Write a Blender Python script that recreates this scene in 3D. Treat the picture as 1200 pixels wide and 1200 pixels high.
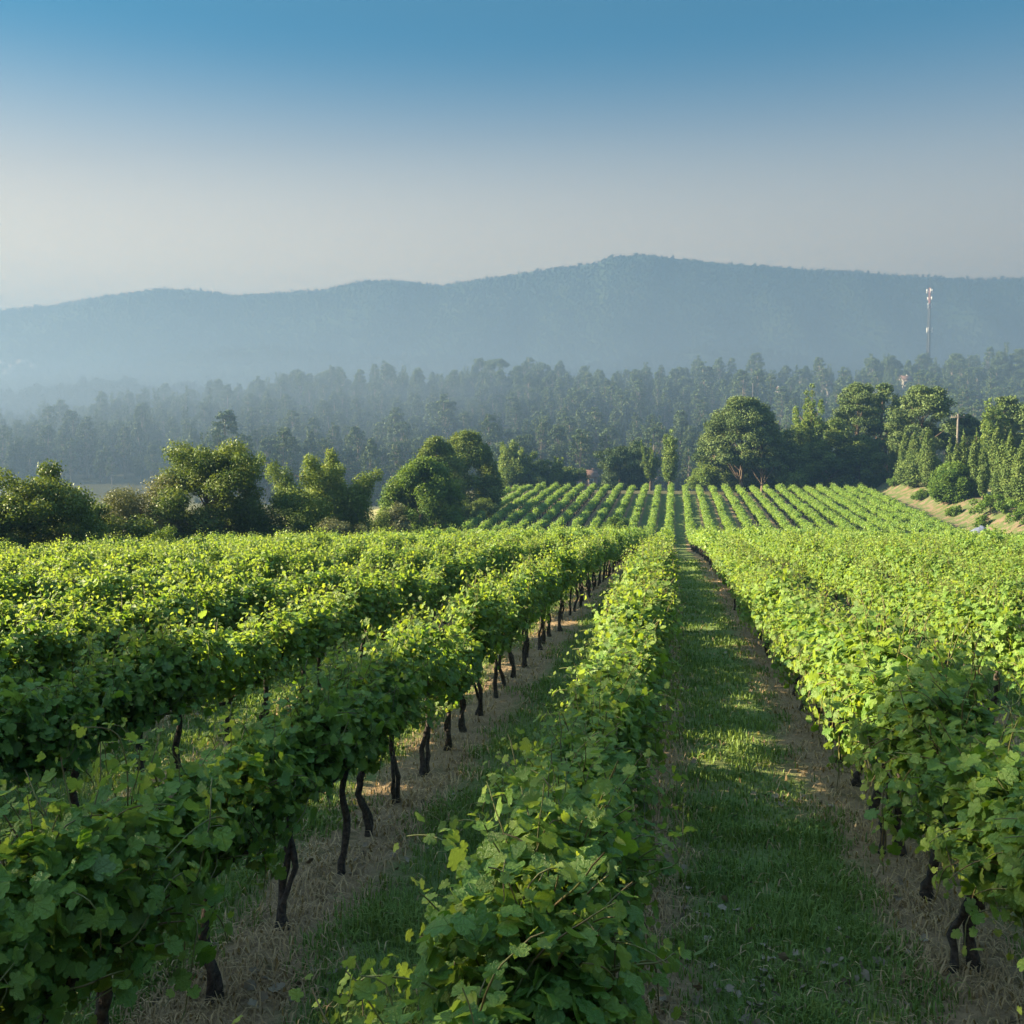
import bpy, math, random
import numpy as np
from mathutils import Vector, Matrix

R = math.radians
for o in list(bpy.data.objects):
    bpy.data.objects.remove(o)
S = bpy.context.scene
COL = S.collection

# ------------------------------------------------------------------ camera
F = 1200.0            # focal length in photograph pixels (photo is 1200 wide)
HORIZON = 530.0       # photograph row of the true horizon
VPX = 790.0           # photograph column where the vine rows converge
CAM_H = 3.0
cam_d = bpy.data.cameras.new("camera")
cam_d.sensor_width = 36.0
cam_d.lens = 36.0 * F / 1200.0
cam_d.clip_start = 0.05
cam_d.clip_end = 12000.0
cam = bpy.data.objects.new("camera", cam_d)
COL.objects.link(cam)
cam.location = (0, 0, CAM_H)
YAW = math.atan((VPX - 600) / F)
PITCH = math.atan((600 - HORIZON) / F)
cam.rotation_euler = (R(90) - PITCH, 0, YAW)
S.camera = cam
bpy.context.view_layer.update()
CAMROT = np.array(cam.rotation_euler.to_matrix())

def ray(px, py):
    return CAMROT @ np.array([(px - 600) / F, -(py - 600) / F, -1.0])

def at(px, py, Y):
    """photograph pixel -> world point on the vertical plane y = Y"""
    d = ray(px, py)
    t = Y / d[1]
    return np.array([d[0] * t, Y, CAM_H + d[2] * t])

def proj(p):
    q = CAMROT.T @ (np.asarray(p, float) - np.array([0, 0, CAM_H]))
    if q[2] > -0.05:
        return None
    return 600 + F * q[0] / -q[2], 600 - F * q[1] / -q[2]

# ------------------------------------------------------------------ light
SUN_AZ = R(92)        # degrees left of the row direction
SUN_EL = R(22)
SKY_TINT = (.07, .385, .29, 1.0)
ZENITH_FILL = (5.6, 4.3, 2.4, 1.0)
BAND = (.10, .375, 1.02, .70)
BAND_COL = (1.98, 1.42, .80)
W = bpy.data.worlds.new("World")
S.world = W
W.use_nodes = True
nt = W.node_tree
bg = nt.nodes["Background"]
sky = nt.nodes.new("ShaderNodeTexSky")
sky.sky_type = 'NISHITA'
sky.sun_disc = False
sky.sun_elevation = SUN_EL
sky.sun_rotation = -SUN_AZ
sky.altitude = 0
sky.air_density = 0.42
sky.dust_density = 0.2
sky.ozone_density = 5.0
tint = nt.nodes.new("ShaderNodeMix")          # colour balance of the sky: tint low down, added fill overhead
tint.data_type = 'RGBA'; tint.blend_type = 'MULTIPLY'
tint.inputs[0].default_value = 1.0
nt.links.new(sky.outputs[0], tint.inputs[6])
# the pale warm band of dusty air above the horizon, stronger towards the sun
tcw = nt.nodes.new("ShaderNodeTexCoord"); sxyz = nt.nodes.new("ShaderNodeSeparateXYZ")
nt.links.new(tcw.outputs["Generated"], sxyz.inputs[0])
# added brightening of the unseen sky overhead, fills the foreground shade
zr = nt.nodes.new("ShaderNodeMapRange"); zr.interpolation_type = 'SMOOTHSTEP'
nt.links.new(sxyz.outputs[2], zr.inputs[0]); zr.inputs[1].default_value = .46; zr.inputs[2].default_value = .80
fill_mix = nt.nodes.new("ShaderNodeMix"); fill_mix.data_type = 'RGBA'
fill_mix.inputs[6].default_value = SKY_TINT; fill_mix.inputs[7].default_value = ZENITH_FILL
nt.links.new(zr.outputs[0], fill_mix.inputs[0]); nt.links.new(fill_mix.outputs[2], tint.inputs[7])
mr = nt.nodes.new("ShaderNodeMapRange"); mr.interpolation_type = 'SMOOTHSTEP'
nt.links.new(sxyz.outputs[2], mr.inputs[0])
mr.inputs[1].default_value = BAND[1]; mr.inputs[2].default_value = BAND[0]
sd_ = nt.nodes.new("ShaderNodeMath"); sd_.operation = 'MULTIPLY_ADD'
nt.links.new(sxyz.outputs[0], sd_.inputs[0]); sd_.inputs[1].default_value = -BAND[3]; sd_.inputs[2].default_value = BAND[2]
hc = nt.nodes.new("ShaderNodeVectorMath"); hc.operation = 'SCALE'
hc.inputs[0].default_value = BAND_COL; nt.links.new(sd_.outputs[0], hc.inputs["Scale"])
band = nt.nodes.new("ShaderNodeMix"); band.data_type = 'RGBA'
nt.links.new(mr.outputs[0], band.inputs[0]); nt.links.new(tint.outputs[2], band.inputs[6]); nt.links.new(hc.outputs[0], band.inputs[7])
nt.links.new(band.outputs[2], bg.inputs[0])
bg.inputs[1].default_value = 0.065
sd = bpy.data.lights.new("sun", 'SUN')
sd.energy = 5.0
sd.angle = R(0.6)
sd.color = (1.0, 0.83, 0.55)
sun = bpy.data.objects.new("sun", sd)
COL.objects.link(sun)
sdir = Vector((-math.sin(SUN_AZ) * math.cos(SUN_EL), math.cos(SUN_AZ) * math.cos(SUN_EL), math.sin(SUN_EL)))
sun.rotation_euler = sdir.to_track_quat('Z', 'Y').to_euler()
sun.location = (-60, 40, 60)
S.view_settings.view_transform = 'Standard'
S.view_settings.look = 'None'
S.view_settings.gamma = 1.0
S.view_settings.exposure = 3.42
S.cycles.volume_bounces = 2
S.cycles.max_bounces = 12
S.cycles.diffuse_bounces = 9
S.cycles.transmission_bounces = 8
S.cycles.use_denoising = True
HAZE_DENSITY = 0.00078

# ------------------------------------------------------------------ helpers
rng = np.random.default_rng(7)
random.seed(7)

def tag(o, label=None, cat=None, group=None, kind=None):
    if label: o["label"] = label
    if cat: o["category"] = cat
    if group: o["group"] = group
    if kind: o["kind"] = kind
    return o

def np_mesh(name, V, faces, mats=(), midx=None, attrs=None, uv=None, smooth=False):
    """faces: int array (n,k) or list of such arrays"""
    if not isinstance(faces, (list, tuple)):
        faces = [faces]
    faces = [np.asarray(f, np.int32) for f in faces if len(f)]
    V = np.asarray(V, np.float32)
    me = bpy.data.meshes.new(name)
    me.vertices.add(len(V))
    me.vertices.foreach_set("co", V.ravel())
    loops = np.concatenate([f.ravel() for f in faces])
    tot = np.concatenate([np.full(len(f), f.shape[1], np.int32) for f in faces])
    st = np.concatenate([[0], np.cumsum(tot)[:-1]]).astype(np.int32)
    me.loops.add(len(loops))
    me.loops.foreach_set("vertex_index", loops)
    me.polygons.add(len(tot))
    me.polygons.foreach_set("loop_start", st)
    me.polygons.foreach_set("loop_total", tot)
    for m in mats:
        me.materials.append(m)
    if midx is not None:
        me.polygons.foreach_set("material_index", np.asarray(midx, np.int32))
    if smooth:
        me.polygons.foreach_set("use_smooth", np.ones(len(tot), bool))
    me.update(calc_edges=True)
    for k, v in (attrs or {}).items():
        v = np.asarray(v, np.float32)
        if v.ndim == 1:
            a = me.attributes.new(k, 'FLOAT', 'POINT'); a.data.foreach_set("value", v)
        else:
            a = me.attributes.new(k, 'FLOAT_VECTOR', 'POINT'); a.data.foreach_set("vector", v.ravel())
    if uv is not None:
        l = me.uv_layers.new(name="UVMap")
        l.data.foreach_set("uv", np.asarray(uv, np.float32)[loops].ravel())
    return me

def link(name, me, parent=None, loc=None):
    o = bpy.data.objects.new(name, me)
    COL.objects.link(o)
    if parent: o.parent = parent
    if loc is not None: o.location = loc
    return o

def empty(name, loc, rotz=0.0):
    o = bpy.data.objects.new(name, None)
    COL.objects.link(o)
    o.empty_display_size = 0.3
    o.location = loc
    o.rotation_euler = (0, 0, rotz)
    return o

class MB:
    """collects simple shapes into one mesh"""
    def __init__(s): s.V = []; s.F = {3: [], 4: []}; s.n = 0
    def add(s, V, F):
        F = np.asarray(F)
        s.V.append(np.asarray(V, float)); s.F[F.shape[1]].append(F + s.n); s.n += len(V)
    def box(s, c, size, rz=0.0):
        x, y, z = np.asarray(size) / 2.0
        v = np.array([[-x,-y,-z],[x,-y,-z],[x,y,-z],[-x,y,-z],[-x,-y,z],[x,-y,z],[x,y,z],[-x,y,z]])
        cz, sz = math.cos(rz), math.sin(rz)
        v = v @ np.array([[cz, sz, 0], [-sz, cz, 0], [0, 0, 1]]) + np.asarray(c)
        s.add(v, [[0,3,2,1],[4,5,6,7],[0,1,5,4],[1,2,6,5],[2,3,7,6],[3,0,4,7]])
    def tube(s, P, r, n=6, cap=True):
        V, Fq, Ft = tube(P, r, n, cap)
        b = s.n
        s.V.append(V); s.n += len(V)
        s.F[4].append(Fq + b)
        if len(Ft): s.F[3].append(Ft + b)
    def mesh(s, name, mat, smooth=False):
        fs = [np.concatenate(s.F[k]) for k in (3, 4) if s.F[k]]
        return np_mesh(name, np.concatenate(s.V), fs, [mat], smooth=smooth)
    def build(s, name, mat, parent=None, smooth=False, loc=None):
        return link(name, s.mesh(name, mat, smooth), parent, loc)

def tube(P, r, n=6, cap=True):
    P = np.asarray(P, float); r = np.broadcast_to(np.asarray(r, float), (len(P),))
    T = np.gradient(P, axis=0); T /= np.linalg.norm(T, axis=1)[:, None] + 1e-9
    ref = np.array([0.31, 0.95, 0.05]) if abs(T[0][1]) < 0.9 else np.array([1.0, 0.1, 0])
    A = np.cross(T, ref); A /= np.linalg.norm(A, axis=1)[:, None] + 1e-9
    B = np.cross(T, A)
    a = np.linspace(0, 2 * math.pi, n, endpoint=False)
    V = P[:, None, :] + r[:, None, None] * (np.cos(a)[None, :, None] * A[:, None, :] + np.sin(a)[None, :, None] * B[:, None, :])
    V = V.reshape(-1, 3)
    m = len(P)
    i = np.arange(m - 1)[:, None] * n; j = np.arange(n)[None, :]; k = (j + 1) % n
    Fq = np.stack([i + j, i + k, i + n + k, i + n + j], -1).reshape(-1, 4)
    Ft = np.zeros((0, 3), int)
    if cap:
        e = (m - 1) * n
        V = np.concatenate([V, P[-1:]])
        Ft = np.array([[e + q, e + (q + 1) % n, m * n] for q in range(n)])
    return V, Fq, Ft

def unit(v):
    return v / (np.linalg.norm(v, axis=-1, keepdims=True) + 1e-9)

def vnoise(x, y, seed=0):
    """smooth value noise in [-1,1]"""
    x = np.asarray(x, float); y = np.asarray(y, float)
    xi = np.floor(x).astype(np.int64); yi = np.floor(y).astype(np.int64)
    fx = x - xi; fy = y - yi
    fx = fx * fx * (3 - 2 * fx); fy = fy * fy * (3 - 2 * fy)
    def h(a, b):
        n = (a * 374761393 + b * 668265263 + seed * 974711) & 0x7fffffff
        n = ((n ^ (n >> 13)) * 1274126177) & 0x7fffffff
        return ((n ^ (n >> 16)) & 0xffff) / 32767.5 - 1
    return (h(xi, yi) * (1 - fx) + h(xi + 1, yi) * fx) * (1 - fy) + (h(xi, yi + 1) * (1 - fx) + h(xi + 1, yi + 1) * fx) * fy

# ------------------------------------------------------------------ terrain height
def pchip(xk, yk):
    xk = np.array(xk, float); yk = np.array(yk, float)
    h = np.diff(xk); d = np.diff(yk) / h
    m = np.zeros(len(xk)); m[0] = d[0]; m[-1] = d[-1]
    for i in range(1, len(xk) - 1):
        m[i] = 0 if d[i-1] * d[i] <= 0 else (h[i-1] + h[i]) / (h[i-1] / d[i-1] + h[i] / d[i])
    def f(x):
        x = np.asarray(x, float)
        i = np.clip(np.searchsorted(xk, x) - 1, 0, len(xk) - 2)
        t = np.clip((x - xk[i]) / h[i], 0, 1)
        return ((1 + 2*t) * (1-t)**2 * yk[i] + t * (1-t)**2 * h[i] * m[i] + t*t*(3-2*t) * yk[i+1] + t*t*(t-1) * h[i] * m[i+1])
    return f

field_prof = pchip([-60, 0, 8, 15, 30, 50, 70, 90, 104, 112, 122, 150, 176, 186, 215, 260],
                   [1.5, 0, -.30, -.60, -1.34, -2.54, -3.98, -5.65, -6.85, -7.15, -6.85, -5.5, -4.25, -4.1, -5.2, -8.0])
left_prof = pchip([-60, 0, 30, 60, 100, 150, 250, 300], [1.0, -.6, -2.3, -4.2, -7.6, -9.5, -10.5, -10.5])

def sstep(a, b, x):
    t = np.clip((np.asarray(x, float) - a) / (b - a), 0, 1)
    return t * t * (3 - 2 * t)

def ridge_h(x):
    """ground height of the wooded ridge crest as a function of x at y = RIDGE_Y"""
    return np.interp(x, RX, RZ)
RIDGE_Y = 430.0
# photograph outline of the wood's top (trees about 15 m tall stand on the crest)
rp = [(-200, 505), (-60, 492), (40, 484), (110, 482), (180, 470), (250, 455), (330, 447), (385, 441), (430, 443), (480, 434), (560, 433), (640, 432), (760, 434), (850, 430), (900, 432), (990, 428), (1080, 425), (1200, 418), (1400, 410)]
RX = [at(a, b, RIDGE_Y)[0] for a, b in rp]
RZ = [at(a, b, RIDGE_Y)[2] - 12.8 for a, b in rp]

def ground_z(x, y, bumps=True):
    x = np.asarray(x, float); y = np.asarray(y, float)
    z = field_prof(y)
    # falls off gently to the left of the plot, further beyond its edge
    s = 0.030 * (1 - sstep(100, 150, y)) * np.maximum(0, -x - 6) ** 1.0
    z = z - s
    zl = left_prof(y)
    z = z * (1 - sstep(-34, -70, x)) + np.minimum(z, zl) * sstep(-34, -70, x)
    # bank on the right of the plot
    bx = 34.0 + 1.2 * vnoise(y * .06, 3.1, 5)
    z = z + (2.4 * sstep(0, 5.5, x - bx) + 0.05 * np.maximum(0, x - bx - 3)) * sstep(60, 100, y)
    # wooded hillside
    t = np.clip((y - 262) / (RIDGE_Y - 262), 0, 1)
    rh = ridge_h(x)
    z = np.where(y > 260, -8.0 + (rh + 8.0) * (0.75 * t + 0.25 * t * t), z)
    z = np.where((y > 260) & (x < -34), z - 2.5 * sstep(-34, -70, x) * (1 - t), z)
    z = np.where(y > RIDGE_Y, rh - (y - RIDGE_Y) * 0.22, z)
    z = np.where(y > 520, np.maximum(rh - 19.8, -11) - 0, z)
    z = np.where(y > 520, np.minimum(z, rh - 19.8), z)
    z = np.maximum(z, -11.0)
    if bumps:
        z = z + 0.03 * vnoise(x * 1.7, y * 1.7, 1) + 0.02 * vnoise(x * 4.1, y * 4.1, 2)
    return z

ROW_DX = 2.22
ROW_X0 = -0.36

# ------------------------------------------------------------------ materials
def newmat(name):
    m = bpy.data.materials.new(name)
    m.use_nodes = True
    n = m.node_tree
    for k in list(n.nodes): n.nodes.remove(k)
    out = n.nodes.new("ShaderNodeOutputMaterial")
    return m, n, out

class N:
    """tiny node-building helper"""
    def __init__(s, nt): s.nt = nt
    def node(s, t, **kw):
        n = s.nt.nodes.new(t)
        for k, v in kw.items(): setattr(n, k, v)
        return n
    def put(s, sock, v):
        if hasattr(v, "is_output") or isinstance(v, bpy.types.NodeSocket): s.nt.links.new(v, sock)
        else: sock.default_value = v
    def mix(s, f, a, b, bt='MIX'):
        n = s.node("ShaderNodeMix", data_type='RGBA', blend_type=bt)
        s.put(n.inputs[0], f); s.put(n.inputs[6], a); s.put(n.inputs[7], b)
        return n.outputs[2]
    def math(s, op, a, b=0.0, c=0.0, clamp=False):
        n = s.node("ShaderNodeMath", operation=op, use_clamp=clamp)
        s.put(n.inputs[0], a); s.put(n.inputs[1], b); s.put(n.inputs[2], c)
        return n.outputs[0]
    def noise(s, scale, vec=None, detail=3.0, rough=0.55):
        n = s.node("ShaderNodeTexNoise")
        n.inputs["Scale"].default_value = scale; n.inputs["Detail"].default_value = detail; n.inputs["Roughness"].default_value = rough
        if vec is not None: s.nt.links.new(vec, n.inputs["Vector"])
        return n.outputs[0]
    def ramp(s, f, stops):
        n = s.node("ShaderNodeMapRange", interpolation_type='SMOOTHSTEP')
        s.put(n.inputs[0], f); n.inputs[1].default_value, n.inputs[2].default_value = stops
        return n.outputs[0]
    def attr(s, name):
        return s.node("ShaderNodeAttribute", attribute_name=name)
def c4(r, g, b): return (r, g, b, 1.0)

def leaf_mat(name, dark, mid, young, under=None, transl=0.35, rough=0.5, veins=False, spec=0.35, tcol=(1.6, 1.4, .5)):
    m, nt, out = newmat(name); n = N(nt)
    a = n.attr("leaf")
    sep = n.node("ShaderNodeSeparateXYZ"); nt.links.new(a.outputs["Vector"], sep.inputs[0])
    oi = n.node("ShaderNodeObjectInfo")
    t = n.math('ADD', n.math('MULTIPLY', sep.outputs[0], 0.75), n.math('MULTIPLY', oi.outputs["Random"], 0.25))
    col = n.mix(t, c4(*dark), c4(*mid))
    col = n.mix(sep.outputs[1], col, c4(*young))
    if veins:
        uv = n.node("ShaderNodeUVMap"); su = n.node("ShaderNodeSeparateXYZ"); nt.links.new(uv.outputs[0], su.inputs[0])
        ang = n.math('ARCTAN2', su.outputs[0], su.outputs[1])
        w = n.math('ABSOLUTE', n.math('SINE', n.math('MULTIPLY', ang, 3.2)))
        rad = n.math('SQRT', n.math('ADD', n.math('MULTIPLY', su.outputs[0], su.outputs[0]), n.math('MULTIPLY', su.outputs[1], su.outputs[1])))
        line = n.math('MULTIPLY', w, rad)
        v = n.math('SUBTRACT', 1.0, n.ramp(line, (0.0, 0.05)))
        col = n.mix(n.math('MULTIPLY', v, 0.45), col, c4(.17, .24, .06))
        nz = n.noise(9.0, uv.outputs[0], 2.0)
        col = n.mix(n.math('MULTIPLY', nz, 0.5), col, c4(dark[0]*.8, dark[1]*.8, dark[2]*.8))
    geo = n.node("ShaderNodeNewGeometry")
    if under:
        col = n.mix(n.math('MULTIPLY', geo.outputs["Backfacing"], 0.65), col, c4(*under))
    p = n.node("ShaderNodeBsdfPrincipled")
    nt.links.new(col, p.inputs["Base Color"])
    p.inputs["Roughness"].default_value = rough
    p.inputs["Specular IOR Level"].default_value = spec
    if veins:
        bp = n.node("ShaderNodeBump"); bp.inputs[0].default_value = .8; bp.inputs[1].default_value = .012
        nt.links.new(n.math('SUBTRACT', nz, n.math('MULTIPLY', v, .6)), bp.inputs["Height"]); nt.links.new(bp.outputs[0], p.inputs["Normal"])
    tr = n.node("ShaderNodeBsdfTranslucent")
    tc = n.mix(1.0, col, c4(*tcol), 'MULTIPLY')
    nt.links.new(tc, tr.inputs[0])
    mx = n.node("ShaderNodeMixShader"); mx.inputs[0].default_value = transl
    nt.links.new(p.outputs[0], mx.inputs[1]); nt.links.new(tr.outputs[0], mx.inputs[2])
    nt.links.new(mx.outputs[0], out.inputs[0])
    return m

def plain(name, col, rough=0.8, var=None, scale=6.0, metallic=0.0, spec=0.3, bump=0.0):
    m, nt, out = newmat(name); n = N(nt)
    p = n.node("ShaderNodeBsdfPrincipled")
    p.inputs["Roughness"].default_value = rough; p.inputs["Metallic"].default_value = metallic
    p.inputs["Specular IOR Level"].default_value = spec
    if var:
        tc = n.node("ShaderNodeTexCoord")
        nz = n.noise(scale, tc.outputs["Object"], 5.0)
        nt.links.new(n.mix(n.ramp(nz, (.3, .7)), c4(*col), c4(*var)), p.inputs["Base Color"])
        if bump:
            b = n.node("ShaderNodeBump"); b.inputs[0].default_value = bump; b.inputs[1].default_value = .05
            nt.links.new(nz, b.inputs["Height"]); nt.links.new(b.outputs[0], p.inputs["Normal"])
    else:
        p.inputs["Base Color"].default_value = c4(*col)
    nt.links.new(p.outputs[0], out.inputs[0])
    return m

M = {}
M['vine'] = leaf_mat("vine leaf", (.056, .145, .022), (.210, .320, .046), (.33, .37, .075), under=(.13, .20, .08), transl=.47, rough=.40, veins=True, spec=.40)
M['oak'] = leaf_mat("broadleaf foliage", (.025, .060, .015), (.082, .125, .026), (.13, .17, .04), transl=.25, spec=.10)
M['poplar'] = leaf_mat("light foliage", (.045, .090, .022), (.10, .16, .035), (.16, .21, .05), transl=.3, spec=.10)
M['olive'] = leaf_mat("grey green foliage", (.040, .056, .026), (.085, .102, .048), (.12, .13, .06), transl=.2, spec=.10)
M['pine'] = leaf_mat("pine needles", (.028, .058, .020), (.085, .125, .040), (.12, .16, .05), transl=.12, rough=.6, spec=.10)
M['cypress'] = leaf_mat("cypress foliage", (.032, .068, .018), (.090, .135, .034), (.12, .16, .04), transl=.12, rough=.6, spec=.10)
M['shrub'] = leaf_mat("shrub foliage", (.025, .065, .014), (.07, .13, .022), (.12, .18, .03), transl=.3, spec=.10)
M['forest'] = leaf_mat("woodland foliage", (.020, .050, .020), (.080, .120, .044), (.12, .16, .06), transl=.12, rough=.6, spec=.10)
M['bark'] = plain("vine bark", (.020, .016, .013), .9, (.065, .052, .041), 30, bump=.6)
M['trunk'] = plain("tree bark", (.07, .05, .035), .9, (.14, .10, .07), 5, bump=.5)
M['woodtrunk'] = plain("pale woodland bark", (.16, .13, .10), .9, (.24, .20, .16), 3)
M['cane'] = plain("green cane", (.10, .12, .03), .6, (.09, .06, .025), 4)
M['white'] = plain("white render", (.34, .31, .27), .85, (.28, .25, .21), 1.5)
M['ochre'] = plain("ochre render", (.22, .12, .08), .85, (.18, .10, .06), 1.5)
M['tile'] = plain("roof tile", (.15, .085, .065), .85, (.11, .06, .048), 3)
M['glass'] = plain("window glass", (.03, .035, .04), .1, spec=.6)
M['steel'] = plain("galvanised steel", (.022, .024, .028), .6)
M['redpaint'] = plain("red paint", (.20, .05, .04), .5)
M['whitepaint'] = plain("white paint", (.38, .38, .38), .5)
M['pole'] = plain("grey wood pole", (.13, .115, .10), .9, (.09, .08, .07), 2)
M['tarp'] = plain("blue grey tarpaulin", (.06, .075, .12), .8, (.12, .14, .20), 1.2)

def ground_mat():
    m, nt, out = newmat("ground"); n = N(nt)
    geo = n.node("ShaderNodeNewGeometry"); pos = geo.outputs["Position"]
    sp = n.node("ShaderNodeSeparateXYZ"); nt.links.new(pos, sp.inputs[0])
    a = n.attr("zone"); sa = n.node("ShaderNodeSeparateXYZ"); nt.links.new(a.outputs["Vector"], sa.inputs[0])
    n1 = n.noise(0.9, pos, 4); n2 = n.noise(4.5, pos, 5, .65); n3 = n.noise(22., pos, 4, .7); n4 = n.noise(.18, pos, 3)
    # distance to the nearest vine row, in row spacings
    xs = n.math('ADD', sp.outputs[0], n.math('MULTIPLY', n.math('SUBTRACT', n1, .5), .5))
    fr = n.math('FRACT', n.math('ADD', n.math('MULTIPLY', n.math('SUBTRACT', xs, ROW_X0), 1 / ROW_DX), 0.5))
    d = n.math('MULTIPLY', n.math('ABSOLUTE', n.math('SUBTRACT', fr, .5)), ROW_DX)
    d = n.math('ADD', d, n.math('MULTIPLY', n.math('SUBTRACT', n2, .5), .55))
    strip = n.math('SUBTRACT', 1.0, n.ramp(d, (.26, .70)))
    grass = n.mix(n2, c4(.050, .085, .024), c4(.125, .165, .052))
    grass = n.mix(n.math('MULTIPLY', n.ramp(n1, (.45, .7)), .55), grass, c4(.13, .11, .055))
    soil = n.mix(n3, c4(.12, .080, .046), c4(.29, .21, .125))
    soil = n.mix(n.math('MULTIPLY', n.ramp(n2, (.5, .72)), .6), soil, c4(.05, .06, .02))
    field = n.mix(strip, grass, soil)
    meadow = n.mix(n4, c4(.08, .10, .035), c4(.30, .26, .13))
    wood = n.mix(n1, c4(.03, .04, .015), c4(.09, .075, .04))
    bank = n.mix(n2, c4(.085, .064, .043), c4(.15, .112, .078))
    bank = n.mix(n.ramp(n.math('ADD', n1, n.math('MULTIPLY', n.math('SUBTRACT', n2, .5), .5)), (.40, .55)), bank, c4(.055, .075, .025))
    col = n.mix(sa.outputs[0], meadow, field)
    col = n.mix(sa.outputs[1], col, wood)
    col = n.mix(sa.outputs[2], col, bank)
    p = n.node("ShaderNodeBsdfPrincipled"); p.inputs["Roughness"].default_value = .95; p.inputs["Specular IOR Level"].default_value = .1
    nt.links.new(col, p.inputs["Base Color"])
    b = n.node("ShaderNodeBump"); b.inputs[0].default_value = .9; b.inputs[1].default_value = .06
    nt.links.new(n.math('ADD', n2, n.math('MULTIPLY', n3, .6)), b.inputs["Height"])
    nt.links.new(b.outputs[0], p.inputs["Normal"])
    nt.links.new(p.outputs[0], out.inputs[0])
    return m
M['ground'] = ground_mat()
M['hill'] = plain("wooded hillside", (.016, .031, .015), .95, (.030, .044, .022), .02, spec=.05)

# ------------------------------------------------------------------ ground
def axis(parts):
    out = []
    for a, b, st in parts:
        out += list(np.arange(a, b, st))
    out.append(parts[-1][1])
    return np.array(out)
gx = axis([(-1800, -400, 100), (-400, -100, 12), (-100, -40, 3), (-40, -12, .9), (-12, 12, .22), (12, 50, .9), (50, 100, 3), (100, 400, 12), (400, 1800, 100)])
gy = axis([(-300, -20, 20), (-20, 0, 1), (0, 26, .22), (26, 60, .7), (60, 200, 1.4), (200, 270, 4), (270, 520, 8), (520, 900, 30), (900, 2600, 170)])
GX, GY = np.meshgrid(gx, gy)
GZ = ground_z(GX, GY)
Vg = np.stack([GX, GY, GZ], -1).reshape(-1, 3)
nx, ny = len(gx), len(gy)
i = np.arange(ny - 1)[:, None] * nx; j = np.arange(nx - 1)[None, :]
Fg = np.stack([i + j, i + j + 1, i + nx + j + 1, i + nx + j], -1).reshape(-1, 4)
FIELD_L, FIELD_R, FIELD_END = -29.5, 32.5, 177.0
zone_field = (sstep(FIELD_L - 1.5, FIELD_L, Vg[:, 0]) * (1 - sstep(FIELD_R, FIELD_R + 1.5, Vg[:, 0])) * (1 - sstep(FIELD_END, FIELD_END + 4, Vg[:, 1])))
zone_wood = np.maximum(sstep(245, 275, Vg[:, 1]), sstep(176, 179, Vg[:, 1]) * sstep(-75, -55, Vg[:, 0]) * (1 - sstep(36, 40, Vg[:, 0])))
bxv = 34.0 + 1.2 * vnoise(Vg[:, 1] * .06, 3.1, 5)
zone_bank = sstep(-1.2, -.2, Vg[:, 0] - bxv) * (1 - sstep(6.0, 9.5, Vg[:, 0] - bxv)) * sstep(50, 80, Vg[:, 1]) * (1 - sstep(186, 196, Vg[:, 1]))
ground = link("ground", np_mesh("ground", Vg, Fg, [M['ground']], attrs={"zone": np.stack([zone_field, zone_wood, zone_bank], -1)}, smooth=True))
tag(ground, "grassy vineyard ground with dry strips under the vine rows", "ground", kind="structure")

# ------------------------------------------------------------------ instancing for what nobody would count
def asset_collection(name, meshes):
    c = bpy.data.collections.new(name)
    for k, me in enumerate(meshes):
        o = bpy.data.objects.new("%s variant %02d" % (name, k), me)
        c.objects.link(o)
    return c

def scatter(name, pts, rot, scl, idx, coll, label, cat):
    me = bpy.data.meshes.new(name)
    pts = np.asarray(pts, np.float32)
    me.vertices.add(len(pts)); me.vertices.foreach_set("co", pts.ravel())
    a = me.attributes.new("rot", 'FLOAT_VECTOR', 'POINT'); a.data.foreach_set("vector", np.asarray(rot, np.float32).ravel())
    a = me.attributes.new("scl", 'FLOAT_VECTOR', 'POINT'); a.data.foreach_set("vector", np.asarray(scl, np.float32).ravel())
    a = me.attributes.new("idx", 'INT', 'POINT'); a.data.foreach_set("value", np.asarray(idx, np.int32))
    o = link(name, me)
    g = bpy.data.node_groups.new(name, 'GeometryNodeTree')
    g.interface.new_socket("Geometry", in_out='INPUT', socket_type='NodeSocketGeometry')
    g.interface.new_socket("Geometry", in_out='OUTPUT', socket_type='NodeSocketGeometry')
    L = g.links
    gi = g.nodes.new("NodeGroupInput"); go = g.nodes.new("NodeGroupOutput")
    ci = g.nodes.new("GeometryNodeCollectionInfo"); ci.inputs[0].default_value = coll
    ci.inputs[1].default_value = True; ci.inputs[2].default_value = True
    ip = g.nodes.new("GeometryNodeInstanceOnPoints")
    def na(nm, t):
        q = g.nodes.new("GeometryNodeInputNamedAttribute"); q.data_type = t; q.inputs[0].default_value = nm
        return [s for s in q.outputs if s.enabled and s.name == "Attribute"][0]
    L.new(gi.outputs[0], ip.inputs["Points"]); L.new(ci.outputs[0], ip.inputs["Instance"])
    ip.inputs["Pick Instance"].default_value = True
    L.new(na("idx", 'INT'), ip.inputs["Instance Index"])
    L.new(na("rot", 'FLOAT_VECTOR'), ip.inputs["Rotation"])
    L.new(na("scl", 'FLOAT_VECTOR'), ip.inputs["Scale"])
    L.new(ip.outputs[0], go.inputs[0])
    md = o.modifiers.new("scatter", 'NODES'); md.node_group = g
    tag(o, label, cat, kind="stuff")
    return o

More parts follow.
